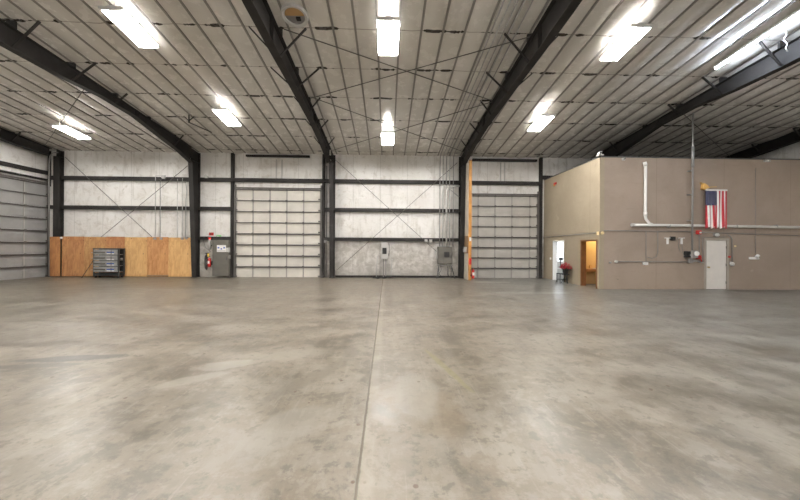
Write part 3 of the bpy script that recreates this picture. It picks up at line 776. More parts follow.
for (u, v, lab) in ((165, 177.5, 'pale flood lamp head on the upper girt above the plywood'), (207.5, 177, 'small emergency lamp on the upper girt right of tapered column')):
    x_, z_ = onY(u, v, YB-.25)
    t = thing('flood_lamp', lab, 'lamp', (x_, YB-.25, z_))
    part('head', MB().cyl((x_, YB-.28, z_), .07, -.13, 'y', 12, r2=.10), M['lgrey'], t); part('bracket', MB().box(x_-.03, x_+.03, YB-.28, YB-.2, z_-.1, z_+.03), M['dark'], t)

# ------------------------------------------------------------------ plywood
zt = B(120, 237.3)[1]
edges = [onY(u, 260, YB-.28)[0] for u in (48.4, 61.8, 84, 106, 124.6, 147, 168.3)] + [0]
edges[-1] = FX[1]-.13
pl = ['narrow orange plywood strip in the left corner beside the grey overhead door', 'reddish plywood sheet just right of the corner column',
      'orange plywood sheet left of the dark metal rack', 'reddish brown plywood sheet behind the dark metal rack', 'pale golden plywood sheet right of the dark metal rack',
      'darker orange plywood sheet with brown foot, second from the tapered column', 'pale golden plywood sheet touching the tapered steel column']
for k in range(7):
    zz = zt + (.02 if k % 2 else 0)
    o = MB().box(edges[k]+.004, edges[k+1]-(.004 if k else .10), YB-.280-.003*(k % 2), YB-.262, .03 if k not in (5,) else .12, zz).build('plywood_sheet', plymat('plywood_%d' % k, *ply_specs[k]), None, ((edges[k]+edges[k+1])/2, YB-.01, 0))
    tag(o, pl[k], 'plywood sheet', 'plywood sheets along the back wall')
MB().box(edges[5], edges[6], YB-.30, YB-.262, 0, .11).build('baseboard_left', M['brown'], kind='structure')
# sensor on corner column
x_, z_ = onY(59.3, 237.8, YB-.45)
t = thing('door_sensor', 'tiny white sensor on the corner column at plywood top', 'sensor', (x_, YB-.29, z_))
part('body', MB().sphere((x_, YB-.35, z_), .06), M['white'], t); part('bracket', MB().box(x_-.02, x_+.02, YB-.31, YB-.255, z_-.03, z_+.03), M['lgrey'], t)

# dark metal rack
x0_, x1_, z0_, z1_ = onwall(93.5, 122.5, 248.7, 276.3); z0_ = 0
yf, ybk = YB-.75, YB-.1
yf = YB-.70; ybk = YB-.33; x0_ = onY(92.8, 276, yf)[0]; x1_ = onY(118.8, 276, yf)[0]; z1_ = onY(108, 249, yf)[1]
t = thing('parts_rack', 'dark metal rack of four tray tiers standing before the plywood', 'rack', ((x0_+x1_)/2, YB-.4, 0))
for (xx, yy) in ((x0_, yf), (x1_-.05, yf), (x0_, ybk-.05), (x1_-.05, ybk-.05)):
    part('post', MB().box(xx, xx+.05, yy, yy+.05, .08, z1_), M['dark'], t)
part('top_panel', MB().box(x0_-.01, x1_+.01, yf-.01, ybk, z1_+.001, z1_+.04), M['dark'], t)
part('back_panel', MB().box(x0_+.05, x1_-.05, ybk-.03, ybk-.015, .3, z1_-.01), M['black'], t)
part('plinth', MB().box(x0_+.055, x1_-.055, yf+.03, ybk-.06, .10, .26), M['black'], t)
th = (z1_-.32)/4
for k in range(4):
    zb_ = .32+th*k
    tr = part('tray', MB().box(x0_+.055, x1_-.055, yf-.03, ybk-.06, zb_, zb_+.02).box(x0_+.055, x1_-.055, yf-.03, yf-.012, zb_+.02, zb_+.09)
              .box(x0_+.055, x0_+.07, yf-.012, ybk-.06, zb_+.02, zb_+.2).box(x0_+.055, x1_-.055, yf-.026, yf-.012, zb_+.0901, zb_+.27), M['galv'], t)
    part('rolled_lip', MB().tube([(x0_+.1, yf-.035, zb_+.13), (x0_+.66, yf-.035, zb_+.13)], .030, 8), M['grey'], tr)
    part('label_strip', MB().box(x0_+.74, x1_-.22, yf-.04, yf-.0305, zb_+.03, zb_+.085), M['white'], tr)
    part('label_strip', MB().box(x0_+.74, x1_-.22, yf-.045, yf-.0305, zb_+.10, zb_+.16), M['blue'] if k in (0, 1, 3) else M['mgrey'], tr)
    part('label_strip', MB().box(x0_+.74, x1_-.22, yf-.04, yf-.0305, zb_+.17, zb_+.21), M['lgrey'], tr)
    part('divider', MB().box(x0_+.96, x0_+.99, yf-.052, yf-.0455, zb_+.02, zb_+.22), M['dark'], tr)
    part('handle', MB().tube([(x0_-.012, yf+.08, zb_+.1), (x0_-.06, yf+.02, zb_+.1), (x0_-.06, yf-.03, zb_+.1), (x0_-.0, yf-.04, zb_+.1)], .014, 6), M['galv'], tr)
for (xx, yy) in ((x0_+.08, yf+.08), (x1_-.08, yf+.08), (x0_+.08, ybk-.08), (x1_-.08, ybk-.08)):
    part('caster', MB().cyl((xx-.02, yy, .05), .05, .04, 'x', 12), M['black'], t)
part('side_knob', MB().cyl((x1_+.0, yf+.1, 1.0), .05, .08, 'x', 10), M['mgrey'], t)
o = MB().bar((x0_-.42, YB-.85, .015), (x0_-.10, YB-.30, 1.30), .022, .022).build('leaning_rod', M['black'], None, (x0_-.42, YB-.55, 0)); tag(o, 'thin black rod leaning on the plywood left of the metal rack', 'rod')

# ------------------------------------------------------------------ utility corner (between tapered column and white door)
t, (a, b, c, d, yf) = panelbox('electrical_cabinet', (212.2, 229, 240, 276), .02, .36, 'tall grey electrical cabinet with white label beside the red extinguisher', 'electrical cabinet', M['grey'])
for o_ in C.objects:
    pass
part('door', MB().box(a+.14, b-.03, yf-.02, yf-.002, .1, d-.04), M['grey'], t, bevel=.004)
part('handle', MB().box(b-.12, b-.09, yf-.05, yf-.021, .95, 1.15), M['dark'], t)
x0_, z0_ = onY(216.9, 251.8, yf-.02); x1_, z1_ = onY(226, 245.2, yf-.02)
k_ = 1.0
lb = part('label', MB().box(x0_*k_, x1_*k_, yf-.027, yf-.0205, z0_, z1_), M['white'], t)
part('label_print', MB().box(x0_*k_+.20, x1_*k_-.20, yf-.031, yf-.0275, z0_+.12, z0_+.2).box(x0_*k_+.04, x0_*k_+.14, yf-.031, yf-.0275, z0_+.18, z0_+.26).box(x1_*k_-.14, x1_*k_-.04, yf-.031, yf-.0275, z0_+.18, z0_+.26), M['blue'], lb)
part('label_border', MB().box(x0_*k_+.02, x1_*k_-.02, yf-.031, yf-.0275, z0_+.04, z0_+.07), M['mgrey'], lb)
def ext(x_, y_, z_, label, sc=1):
    t = thing('fire_extinguisher', label, 'fire extinguisher', (x_, y_, z_))
    pts = [(x_,y_,z_+q_) for q_ in (0, .02, .42*sc, .48*sc, .51*sc)]
    part('cylinder', MB().tube(pts, [.06, .075, .075, .05, .025], 14), M['red'], t)
    part('valve', MB().cyl((x_, y_, z_+.51*sc), .022, .05, n=8), M['brass'], t)
    part('lever', MB().box(x_-.02, x_+.02, y_-.1, y_+.03, z_+.565*sc, z_+.585*sc), M['black'], t)
    part('hose', MB().tube([(x_, y_-.03, z_+.54*sc), (x_-.10, y_-.04, z_+.5*sc), (x_-.11, y_-.04, z_+.3*sc), (x_-.09, y_-.04, z_+.12*sc)], .014, 6), M['black'], t)
    part('label', MB().box(x_-.05, x_+.05, y_-.085, y_-.076, z_+.18*sc, z_+.34*sc), M['white'], t)
    return t
xe, ze = onY(209.4, 267, YB-.3)
t = ext(xe, YB-.3, ze, 'red fire extinguisher hanging left of the tall grey electrical cabinet')
part('tag', MB().box(xe-.05, xe+.04, YB-.40, YB-.395, ze+.56, ze+.74), M['yellow'], t)
part('wall_bracket', MB().box(xe-.04, xe+.04, YB-.223, YB-.005, ze+.1, ze+.3), M['dark'], t)
x_, z_ = onY(209.7, 244, YB-.2)
t = thing('paper_roll_holder', 'slim white tube with red cap over the left fire extinguisher', 'holder', (x_, YB-.2, z_))
part('tube', MB().cyl((x_, YB-.2, z_-.3), .06, .55, n=12), M['lgrey'], t); part('cap', MB().cyl((x_, YB-.2, z_+.251), .075, .12, n=12), M['red'], t)
part('bracket', MB().box(x_-.02, x_+.02, YB-.139, YB-.005, z_-.1, z_-.05), M['dark'], t)
def plate(r_, label, m, name='wall_sign', dd=.20, mark=None):
    x0_, x1_, z0_, z1_ = onwall(*r_)
    t = thing(name, label, 'sign', ((x0_+x1_)/2, YB-dd, z0_))
    part('plate', MB().box(x0_, x1_, YB-dd-.01, YB-dd, z0_, z1_), M[m], t)
    if mark: part('print', MB().box(x0_+.05, x0_+(x1_-x0_)*.45, YB-dd-.014, YB-dd-.0105, z0_+.05, z1_-.05).box(x0_+(x1_-x0_)*.6, x1_-.05, YB-dd-.014, YB-dd-.0105, z0_+.08, z1_-.08), M[mark], t)
    return t
plate((209.2, 213.8, 232.5, 235.5), 'small red sign above the lowest girt, left of the green one', 'red', dd=.01, mark='dark')
plate((216.6, 221.5, 235, 238), 'small pale green sign above the grey electrical cabinet', 'green', dd=.01, mark='white')
x_, z_ = onY(205.8, 262, YB-.25)
t = thing('coiled_hose', 'dark coiled air hose hanging right of the tapered column', 'hose', (x_, YB-.2, z_))
for k in range(3):
    pts = [(x_+(.045+.008*k)*math.cos(q_/14*2*PI), YB-.16-.05*k, z_+(.46-.04*k)*math.sin(q_/14*2*PI)) for q_ in range(15)]
    part('hose_loop', MB().tube(pts, .015, 6), M['dark'], t)
part('hook', MB().box(x_-.03, x_+.03, YB-.3, YB-.005, z_+.46, z_+.50), M['dark'], t)
o = MB().tube([(x_-.25, YB-.1, z_+1.25), (x_-.1, YB-.12, z_+.8), (x_+.2, YB-.14, z_+.55)], .012, 6).build('cable', M['cable'], None, (x_-.25, YB-.1, z_+1.25)); tag(o, 'thin cable looping down the wall above the coiled air hose', 'cable')
wallbox('junction_box', (229.3, 231.6, 243.5, 246.6), .12, 'upper black junction box on the post left of the white overhead door', 'junction box', M['dark'], .23)
wallbox('disconnect_switch', (229.4, 232.4, 247.3, 252.2), .14, 'white switch box between grey cabinet and white overhead door', 'switch', M['lgrey'], .23)
wallbox('junction_box', (230, 233, 255, 258.5), .12, 'lower grey junction box on the post left of the white overhead door', 'junction box', M['mgrey'], .23)
x_ = B(231, 260)[0]
o = MB().tube([(x_, YB-.28, 0), (x_, YB-.28, 1.03)], .02, 8).build('conduit', M['cable'], None, (x_, YB-.28, 0)); tag(o, 'short conduit from floor to the lower grey box beside white door', 'conduit')
# dark wiring on column 2 / right of white door
wallbox('junction_box', (325.2, 328, 240, 243), .12, 'small grey box in the narrow gap between white door and column', 'junction box', M['mgrey'], .2)
x_ = B(326.6, 260)[0]
o = MB().tube([(x_, YB-.1, .0), (x_, YB-.1, 6.2)], .022, 8).build('conduit', M['cable'], None, (x_, YB-.1, 0)); tag(o, 'tall dark conduit in the narrow gap right of the white overhead door', 'conduit')
for k, u in enumerate((276.5, 282)):
    x_ = B(u, 170)[0]
    o = MB().box(x_-.03, x_+.03, YB-.04, YB-.004, GZ[2]+.11, 6.55).build('insulation_strap', M['lgrey'], None, (x_, YB-.02, GZ[2]+.11)); tag(o, ('left' if k == 0 else 'right')+' vertical strap on the wall above the white overhead door', 'strap')
for k, u in enumerate((500.5, 504.5)):
    x_ = B(u, 170)[0]
    o = MB().box(x_-.03, x_+.03, YB-.04, YB-.004, GZ[2]+.11, 6.55).build('insulation_strap', M['lgrey'], None, (x_, YB-.02, GZ[2]+.11)); tag(o, ('left' if k == 0 else 'right')+' vertical strap on the wall above the grey overhead door', 'strap')
# solid dark strips standing in for the dark gaps at the ceiling line
a = B(247, 160)[0]; b = B(310, 160)[0]
MB().box(a, b, YB-.16, YB-.004, 6.66, 6.76).build('trim_6', M['girt'], kind='structure')
a = B(472, 160)[0]; b = B(536, 160)[0]
MB().box(a, b, YB-.16, YB-.004, 6.60, 6.72).build('trim_7', M['girt'], kind='structure')

# ------------------------------------------------------------------ board partition (wing) by column 3
wy0 = 15.62; wx0 = 4.28; wx1 = 4.40; wz = 6.30
t = thing('board_partition', 'tall narrow board partition with orange timber edge beside the grey overhead door', 'partition', ((wx0+wx1)/2, 16.2, 0))
part('side_board', MB().box(wx0, wx0+.02, wy0+.04, YB-.2, 2.35, wz-.02), M['osb'], t)
part('side_board', MB().box(wx0, wx0+.02, wy0+.04, YB-.2, 1.40, 2.34), M['brown'], t)
part('side_board', MB().box(wx0, wx0+.02, wy0+.04, YB-.2, .0, 1.39), M['osb'], t)
part('inner_board', MB().box(wx1-.02, wx1, wy0+.04, YB-.2, 0, wz-.02), M['osb'], t)
part('edge_timber', MB().box(wx0-.005, wx1+.03, wy0, wy0+.038, 0, wz), M['orange'], t)
part('stud', MB().box(wx0+.021, wx1-.021, YB-.26, YB-.2, 0, wz-.02), M['orange'], t)
t = ext(wx1+.09, wy0-.10, .10, 'red fire extinguisher at the foot of the orange timber edge', .95)
part('wall_bracket', MB().box(wx1-.02, wx1+.05, wy0-.022, wy0-.001, .2, .3), M['dark'], t)
o = MB().box(wx0+.03, wx1+.03, wy0-.012, wy0-.001, .82, 1.15).build('wall_sign', M['red'], None, (wx0+.08, wy0, .82)); tag(o, 'small red sign on the orange timber just above the fire extinguisher', 'sign')
o = MB().box(wx0+.03, wx1+.01, wy0-.012, wy0-.001, 2.05, 2.25).build('notice', M['white'], None, (wx0+.08, wy0, 2.05)); tag(o, 'tiny pale notice pinned on the orange timber edge', 'notice')
o = MB().box(wx0-.10, wx0-.001, 16.0, 16.25, 1.45, 1.75).build('junction_box', M['lgrey'], None, (wx0, 16.1, 1.45)); tag(o, 'white box on the brown middle board of the partition', 'junction box')
o = MB().box(wx0-.08, wx0-.001, 16.4, 16.55, 1.45, 1.65).build('junction_box', M['mgrey'], None, (wx0, 16.5, 1.45)); tag(o, 'small grey box between column and white box on partition', 'junction box')

# ------------------------------------------------------------------ office front fittings
def FP(u, v, d=.05): 
    q_ = onY(u, v, YF-d); return (q_[0], YF-d, q_[1])
dr = bpy.data.objects.new('door_6', None); C.objects.link(dr); dr['kind'] = 'structure'; dr.location = ((dx0+dx1)/2, YF, 0)
MB().box(dx0+.05, dx1-.05, YF+.01, YF+.05, .012, dH-.05).build('door_leaf', M['doorwhite'], dr, dr.location, bevel=.003)
MB().box(dx0-.05, dx0+.046, YF-.02, YF-.001, 0, dH+.05).box(dx1-.046, dx1+.05, YF-.02, YF-.001, 0, dH+.05).box(dx0+.046, dx1-.046, YF-.02, YF-.001, dH-.046, dH+.05).build('door_frame', M['frame'], dr, dr.location)
MB().cyl((dx0+.13, YF+.009, .95), .028, -.05, 'y', 12).sphere((dx0+.13, YF-.06, .95), .032).build('door_knob', M['brass'], dr, dr.location)
for z_ in (.3, 1.05, 1.8): MB().cyl((dx1-.055, YF+.0, z_-.05), .016, .1, 'z', 8).build('hinge', M['hinge'], dr, dr.location)
MB().box(dx0+.05, dx1-.05, YF-.01, YF+.05, 0, .011).build('threshold', M['dark'], dr, dr.location)

def conduit(pts, r_, label, m='cable', name='conduit', cat='conduit', n=8, extra=None):
    o = MB().tube(pts, r_, n).build(name, M[m], None, pts[0]); tag(o, label, cat); return o
# white drain pipes
t = thing('drain_pipe', 'white vertical pipe turning into the long horizontal pipe across the tan wall', 'pipe', FP(645.5, 222, .09))
part('pipe', MB().tube([FP(645.5,163,.09), FP(645.3,216,.09), FP(645.8,219,.09), FP(649.5,223.5,.09), FP(652,224.5,.09)], .055, 12), M['pvc'], t)
part('pipe', MB().tube([FP(632,225,.09), FP(660,225.2,.09), (XR-.02, YF-.09, FP(800,227.6,.09)[2]+.0)], .055, 12), M['pvc'], t)
part('coupling', MB().tube([FP(644.6,162,.09), FP(645.5,166,.09)], .068, 12), M['pvc'], t)
part('coupling', MB().tube([FP(631.5,225,.09), FP(634,225,.09)], .068, 12), M['lgrey'], t)
part('coupling', MB().tube([FP(645.3,212,.09), FP(645.3,216,.09)], .066, 12), M['pvc'], t)
for u in (668, 735, 775): part('pipe_clamp', MB().box(FP(u,225)[0]-.015, FP(u,225)[0]+.015, YF-.15, YF-.001, FP(u,226.2)[2]-.065, FP(u,226.2)[2]+.055), M['galv'], t)
# tall conduit
t = thing('tall_conduit', 'tall grey conduit from the meter group up to the sloped ceiling', 'conduit', FP(692, 252, .2))
xq = FP(692.2, 252, .2)[0]; zc = ceil_z(YF-.2)-.10
part('riser', MB().tube([(xq, YF-.2, FP(692,256)[2]), (xq, YF-.2, OH-.15)], .033, 10), M['cable'], t)
part('upper_riser', MB().tube([(xq, YF-.2, OH-.45), (xq, YF-.2, zc)], .030, 10), M['galv'], t)
part('sleeve', MB().tube([(xq, YF-.2, OH-.40), (xq, YF-.2, OH+.45)], .05, 10), M['galv'], t)
for z_ in (2.9, 4.0, 5.0): part('strap', MB().box(xq-.05, xq+.05, YF-.17, YF-.001, z_, z_+.03), M['galv'], t)
# thin conduits
conduit([FP(604,230.5,.03), FP(690.5,231.5,.03)], .016, 'upper thin conduit along the tan front wall, corner to tall riser')
conduit([FP(617,261.6,.03), FP(688,262,.03)], .018, 'lower thin conduit along the tan front wall, left of the meter group')
conduit([FP(646,231.5,.05), FP(646,261.5,.05)], .012, 'thin vertical conduit between upper and lower runs below the drain pipe')
conduit([FP(657.8,231.5,.05), FP(657.8,252,.05), FP(656.5,256.5,.05), FP(652,258.5,.05), FP(647.5,257,.05)], .013, 'looping cable hanging between upper and lower conduits')
conduit([FP(697,232.3,.03), FP(799,235.5,.03)], .016, 'thin dark conduit running right from the red alarm under the white pipe')
conduit([FP(727,234.5,.06), FP(730,236,.06), FP(732,239,.06), FP(732,262,.06)], .016, 'conduit dropping to the grey bell right of the white door')
conduit([FP(699.2,234.5,.06), FP(699.2,255.5,.06)], .014, 'thin conduit linking the upper and lower red alarm boxes')
conduit([FP(703.2,262.5,.05), FP(702.8,262,.05), FP(702.8,237.5,.05), FP(725.5,237.0,.05)], .014, 'thin conduit framing the white door on its left and top')
conduit([FP(682,243,.03), FP(682.5,252,.03), FP(686,260,.03)], .008, 'thin grey wire drooping from the right white bracket')
# meter group
def fbox(name, u0, u1, v0, v1, d, label, cat, m, cover=True, dd=0.):
    a = FP(u0, v1, d*.5+dd); b = FP(u1, v0, d*.5+dd)
    t = thing(name, label, cat, ((a[0]+b[0])/2, YF-dd, a[2]))
    part('body', MB().box(a[0], b[0], YF-dd-d, YF-dd-.003, a[2], b[2]), M[m], t, bevel=.006)
    if cover: part('cover', MB().box(a[0]+.01, b[0]-.01, YF-dd-d-.01, YF-dd-d-.001, a[2]+.01, b[2]-.01), M[m], t)
    return t, a, b
fbox('control_box', 684.9, 690.2, 251.3, 257.4, .12, 'square black box left of the round meter on the tan wall', 'control box', 'black')
t, a, b = fbox('electric_meter', 691.8, 697, 250.5, 258, .10, 'grey meter box with round pale dial near the white door', 'meter', 'mgrey', dd=.235)
xm, zm = (a[0]+b[0])/2, (a[2]+b[2])/2+.03
part('mounting_arm', MB().box(xm-.03, xm+.03, YF-.234, YF-.002, zm-.1, zm-.04), M['galv'], t); part('dial', MB().cyl((xm, YF-.336, zm), .09, -.07, 'y', 18), M['white'], t); part('bezel', MB().cyl((xm, YF-.346, zm), .10, -.02, 'y', 18), M['galv'], t)
fbox('junction_box', 688.6, 692, 258.2, 263, .10, 'small grey junction box under the round meter', 'junction box', 'mgrey')
conduit([FP(692.2,261,.06), FP(698,261,.06), FP(700,262.3,.06), FP(703.4,262.6,.06)], .03, 'thick short pipe running right from under the meter', 'galv')
# red alarms
for (u, v, lab, s_) in ((698.6, 232.3, 'upper red alarm box on the tan wall between flag and meter', .085), (698.6, 257.2, 'lower red alarm box beside the round meter', .075)):
    p_ = FP(u, v, .05); t = thing('fire_alarm_box', lab, 'fire alarm', (p_[0], YF, p_[2]))
    part('body', MB().box(p_[0]-s_, p_[0]+s_, YF-.10, YF-.003, p_[2]-s_, p_[2]+s_), M['red'], t, bevel=.01)
    part('front_cap', MB().cyl((p_[0]+.015, YF-.101, p_[2]-.015), .035, -.03, 'y', 12), M['white'] if v < 240 else M['red'], t)
conduit([FP(700.5,258,.03), FP(702,262,.03)], .02, 'short red pipe below the lower red alarm box', 'red')
# lamp above door
p_ = FP(717, 234.8, .1)
t = thing('wall_lamp', 'small grey lamp over the white door just under the flag', 'lamp', (p_[0], YF, p_[2]))
part('base', MB().box(p_[0]-.08, p_[0]+.08, YF-.05, YF-.003, p_[2]-.05, p_[2]+.07), M['mgrey'], t, bevel=.006)
part('globe', MB().sphere((p_[0], YF-.11, p_[2]-.01), .075), M['lgrey'], t)
# bell
p_ = FP(732, 263.8, .06)
t = thing('alarm_bell', 'round grey bell on the wall right of the white door', 'bell', (p_[0], YF, p_[2]))
part('back_box', MB().box(p_[0]-.06, p_[0]+.06, YF-.05, YF-.003, p_[2]-.02, p_[2]+.10), M['mgrey'], t)
part('gong', MB().tube([(p_[0], YF-.051, p_[2]-.01), (p_[0], YF-.09, p_[2]-.01), (p_[0], YF-.11, p_[2]-.01)], [.095, .085, .04], 18), M['lgrey'], t)
p_ = FP(729.3, 256.8, .03)
o = MB().box(p_[0]-.04, p_[0]+.04, YF-.05, YF-.003, p_[2]-.04, p_[2]+.04).build('call_point', M['red'], None, (p_[0], YF, p_[2])); tag(o, 'tiny dark red call point right of the white door, above the bell', 'call point')
p_ = FP(735.3, 246.2, .02)
o = MB().cyl((p_[0], YF-.003, p_[2]), .035, -.03, 'y', 12).build('wall_button', M['cream'], None, (p_[0], YF, p_[2])); tag(o, 'tiny cream disc on the tan wall up right of the white door', 'button')
# emergency light
p_ = FP(754, 257.5, .06)
t = thing('emergency_light', 'white two-headed emergency light on the tan wall right of the door', 'lamp', (p_[0], YF, p_[2]))
part('body', MB().box(p_[0]-.17, p_[0]+.08, YF-.09, YF-.003, p_[2]-.08, p_[2]+.02), M['white'], t, bevel=.01)
part('lamp_head', MB().tube([(p_[0]+.05, YF-.10, p_[2]+.02), (p_[0]+.12, YF-.12, p_[2]+.11)], .055, 12), M['white'], t)
part('lamp_head', MB().tube([(p_[0]+.11, YF-.07, p_[2]-.04), (p_[0]+.18, YF-.07, p_[2]-.04)], .045, 12), M['lgrey'], t)
conduit([FP(755.5,168,.02), FP(755.3,253.5,.02)], .008, 'hair-thin vertical wire down to the white emergency light')
# T brackets
for k, u in enumerate((667.8, 681.8)):
    p_ = FP(u, 238, .05); t = thing('shelf_bracket', ('left' if k == 0 else 'right')+' white T-shaped bracket left of the tall grey conduit', 'bracket', (p_[0], YF, p_[2]))
    part('arm', MB().box(p_[0]-.10-.12*k*0, p_[0]+.14, YF-.05, YF-.003, p_[2]-.012, p_[2]+.012), M['white'], t)
    part('stem', MB().box(p_[0]-.02, p_[0]+.03, YF-.06, YF-.003, p_[2]-.26, p_[2]-.013), M['white'], t)
t, a, b = fbox('speaker_box', 671, 674.3, 236.6, 240, .12, 'small black box between the two white T brackets', 'box', 'black')
conduit([FP(672.7,240.5,.03), FP(675.5,241,.03), FP(677.2,238,.03), FP(679,241,.03), FP(678.5,247,.03), FP(680.5,252,.03)], .009, 'thin grey cord tangled beside the small black box')
pL = lambda u, v: (onY(u, v, YB-.4)[0], YB-.4, max(0, onY(u, v, YB-.4)[1]))
conduit([pL(49,277.5), pL(49,163), pL(50,156), pL(53,152.8), pL(58,152.5)], .03, 'grey conduit in the left corner curving over to the corner column at the ceiling', 'cable')
# small things on left of the front wall
for (u, v, lab, m_) in ((616.3, 261.6, 'small round pale box at the left end of the lower conduit', 'lgrey'), (602.6, 233.0, 'small cream box on front wall right at the building corner', 'cream'), (610.5,262.5,'tiny dark box left of the lower conduit end','mgrey')):
    p_ = FP(u, v, .04); s_ = .05 if m_ != 'mgrey' else .03
    t = thing('junction_box', lab, 'junction box', (p_[0], YF, p_[2])); part('body', MB().cyl((p_[0], YF-.003, p_[2]), s_+.01, -.06, 'y', 14), M[m_], t); part('cover', MB().cyl((p_[0], YF-.064, p_[2]), s_, -.01, 'y', 14), M[m_], t)
fbox('socket_box', 643.2, 647.6, 262.2, 265, .07, 'white socket box hanging under the lower conduit', 'socket', 'white')
p_ = FP(683.5, 290, .0)
# side wall fittings
def SP(u, v, d=.03):
    q_ = onX(u, v, XS-d); return (XS-d, q_[0], q_[1])
conduit([SP(541.5,237.5), SP(596,232.8)], .016, 'thin conduit running along the tan side wall above both doorways')
for (u, v, lab, m_, s_) in ((597.5, 233.3, 'small cream box on side wall beside the building corner', 'cream', .06), (550.3, 258.5, 'pale light switch left of the bright doorway', 'white', .05)):
    p_ = SP(u, v); t = thing('switch_box', lab, 'switch', (XS, p_[1], p_[2]))
    part('plate', MB().box(XS-.03, XS-.002, p_[1]-s_, p_[1]+s_, p_[2]-s_*1.2, p_[2]+s_*1.2), M[m_], t); part('toggle', MB().box(XS-.05, XS-.031, p_[1]-.01, p_[1]+.01, p_[2]-.02, p_[2]+.02), M[m_], t)
p_ = SP(554.2, 183.8, .05)
t = thing('alarm_horn', 'small red horn high on the tan side wall near the back', 'fire alarm', (XS, p_[1], p_[2]))
part('body', MB().box(XS-.06, XS-.002, p_[1]-.16, p_[1]+.06, p_[2]-.06, p_[2]+.06), M['red'], t, bevel=.01); part('lens', MB().sphere((XS-.06, p_[1]-.02, p_[2]-.09), .05), M['orange'], t)
# camera cluster on the building corner
t = thing('security_camera', 'small white camera on the top corner of the tan office', 'camera', (XS-.05, YF-.05, OH))
part('base', MB().box(XS-.10, XS+.1, YF-.10, YF+.1, OH+.062, OH+.11), M['lgrey'], t); part('body', MB().bar((XS-.02, YF+.05, OH+.17), (XS-.12, YF-.2, OH+.14), .09, .09), M['white'], t)
part('lens', MB().cyl((XS-.12, YF-.21, OH+.14), .03, -.02, 'y', 10), M['black'], t)
t = thing('wall_hook', 'tiny grey fitting on the tan wall top edge above the drain pipe', 'bracket', FP(624, 160))
part('plate', MB().box(FP(624,160)[0]-.06, FP(624,160)[0]+.06, YF-.04, YF-.002, OH-.12, OH-.02), M['lgrey'], t); part('stub', MB().cyl((FP(624,160)[0], YF-.041, OH-.07), .02, -.08, 'y', 8), M['dark'], t)
t = thing('wall_hook', 'tiny pale fitting on the wall top edge right of the tall conduit', 'bracket', FP(768, 160))
part('plate', MB().box(FP(766,160)[0]-.05, FP(769.5,160)[0]+.05, YF-.05, YF-.002, OH-.1, OH-.0), M['lgrey'], t); part('stub', MB().cyl((FP(768,160)[0], YF-.051, OH-.05), .02, -.08, 'y', 8), M['lgrey'], t)

# ------------------------------------------------------------------ flag
fa = FP(705.6, 190.5, .21); fb = FP(726.8, 227.6, .21)
W, Hf = fb[0]-fa[0], fa[2]-fb[2]
t = thing('flag', 'red white and blue striped flag hanging vertically on the tan wall', 'flag', (fa[0]+W/2, YF-.21, fb[2]))
nu, nv = 52, 40
def fpt(u, v, off=0):
    # u across 0..1 (13 stripes), v down 0..1
    rip = .035*math.sin(u*2*PI*4.2+.6+v*.9)*(.25+.75*v) + .02*math.sin(u*2*PI*1.6+v*2)*v
    z = fa[2] - v*Hf - .045*v*math.sin(u*2*PI*4.2+1.2)*(v**3) 
    x = fa[0] + W*(u + .05*v*(1-u)*(1 if v > .4 else v/.4))
    return (x, YF-.21+rip-off, z)
mb = MB()
for side, off in ((1, 0.),):
    base = len(mb.v)
    for j in range(nv+1):
        for i in range(nu+1): mb.v.append(fpt(i/nu, j/nv, off))
    for j in range(nv):
        for i in range(nu):
            k = base + j*(nu+1)+i; s_i = int(i*13/nu)
            mi = 0 if s_i % 2 == 0 else 1
            if i/nu < 7/13 and j/nv < .40: mi = 2
            f_ = [k, k+1, k+nu+2, k+nu+1]
            mb.face(f_ if side else f_[::-1], mi, True)
# canton in the upper left corner as seen; stars
part('cloth', mb, [M['flagred'], M['flagwhite'], M['flagblue']], t)
sb = MB()
for c_ in range(9):
    for r_ in range(11):
        if (c_ + r_) % 2: continue
        u = (7/13)*(c_+1)/10; v = .40*(r_+1)/12
        k = len(sb.v); cx_, cy_, cz_ = fpt(u, v, .012)
        for q_ in range(10):
            an = PI/2+q_*PI/5; rr = .019 if q_ % 2 == 0 else .008
            p2 = fpt(u + rr*math.cos(an)/W, v - rr*math.sin(an)/Hf, .012); sb.v.append(p2)
        sb.v.append((cx_, cy_, cz_))
        for q_ in range(10): sb.face([k+q_, k+(q_+1) % 10, k+10])
part('stars', sb, M['flagwhite'], t)
part('header_tape', MB().box(fa[0]-.005, fb[0]+.005, YF-.225, YF-.195, fa[2]-.01, fa[2]+.05), M['flagwhite'], t)
part('hanging_cord', MB().tube([(fa[0]+.02, YF-.21, fa[2]+.05), FP(709,188,.16), ], .008, 6), M['white'], t)
p_ = FP(705.5, 186, .1)
t = thing('flag_bracket', 'yellow wooden bracket with a thin rod above the flag', 'bracket', (p_[0], YF, p_[2]))
part('block', MB().prism([(p_[0]-.13, p_[2]-.14), (p_[0]+.05, p_[2]-.16), (p_[0]+.17, p_[2]-.08), (p_[0]+.10, p_[2]+.02), (p_[0]-.02, p_[2]+.10), (p_[0]-.09, p_[2]+.12)], 'y', YF-.12, YF-.003), M['pine'], t, bevel=.008)
part('rod', MB().tube([(p_[0]+.10, YF-.10, p_[2]-.05), (p_[0]+.42, YF-.16, p_[2]-.04)], .012, 8), M['pine'], t)
part('back_plate', MB().box(p_[0]-.14, p_[0]-.09, YF-.06, YF-.003, p_[2]+.10, p_[2]+.17), M['foam'], t)

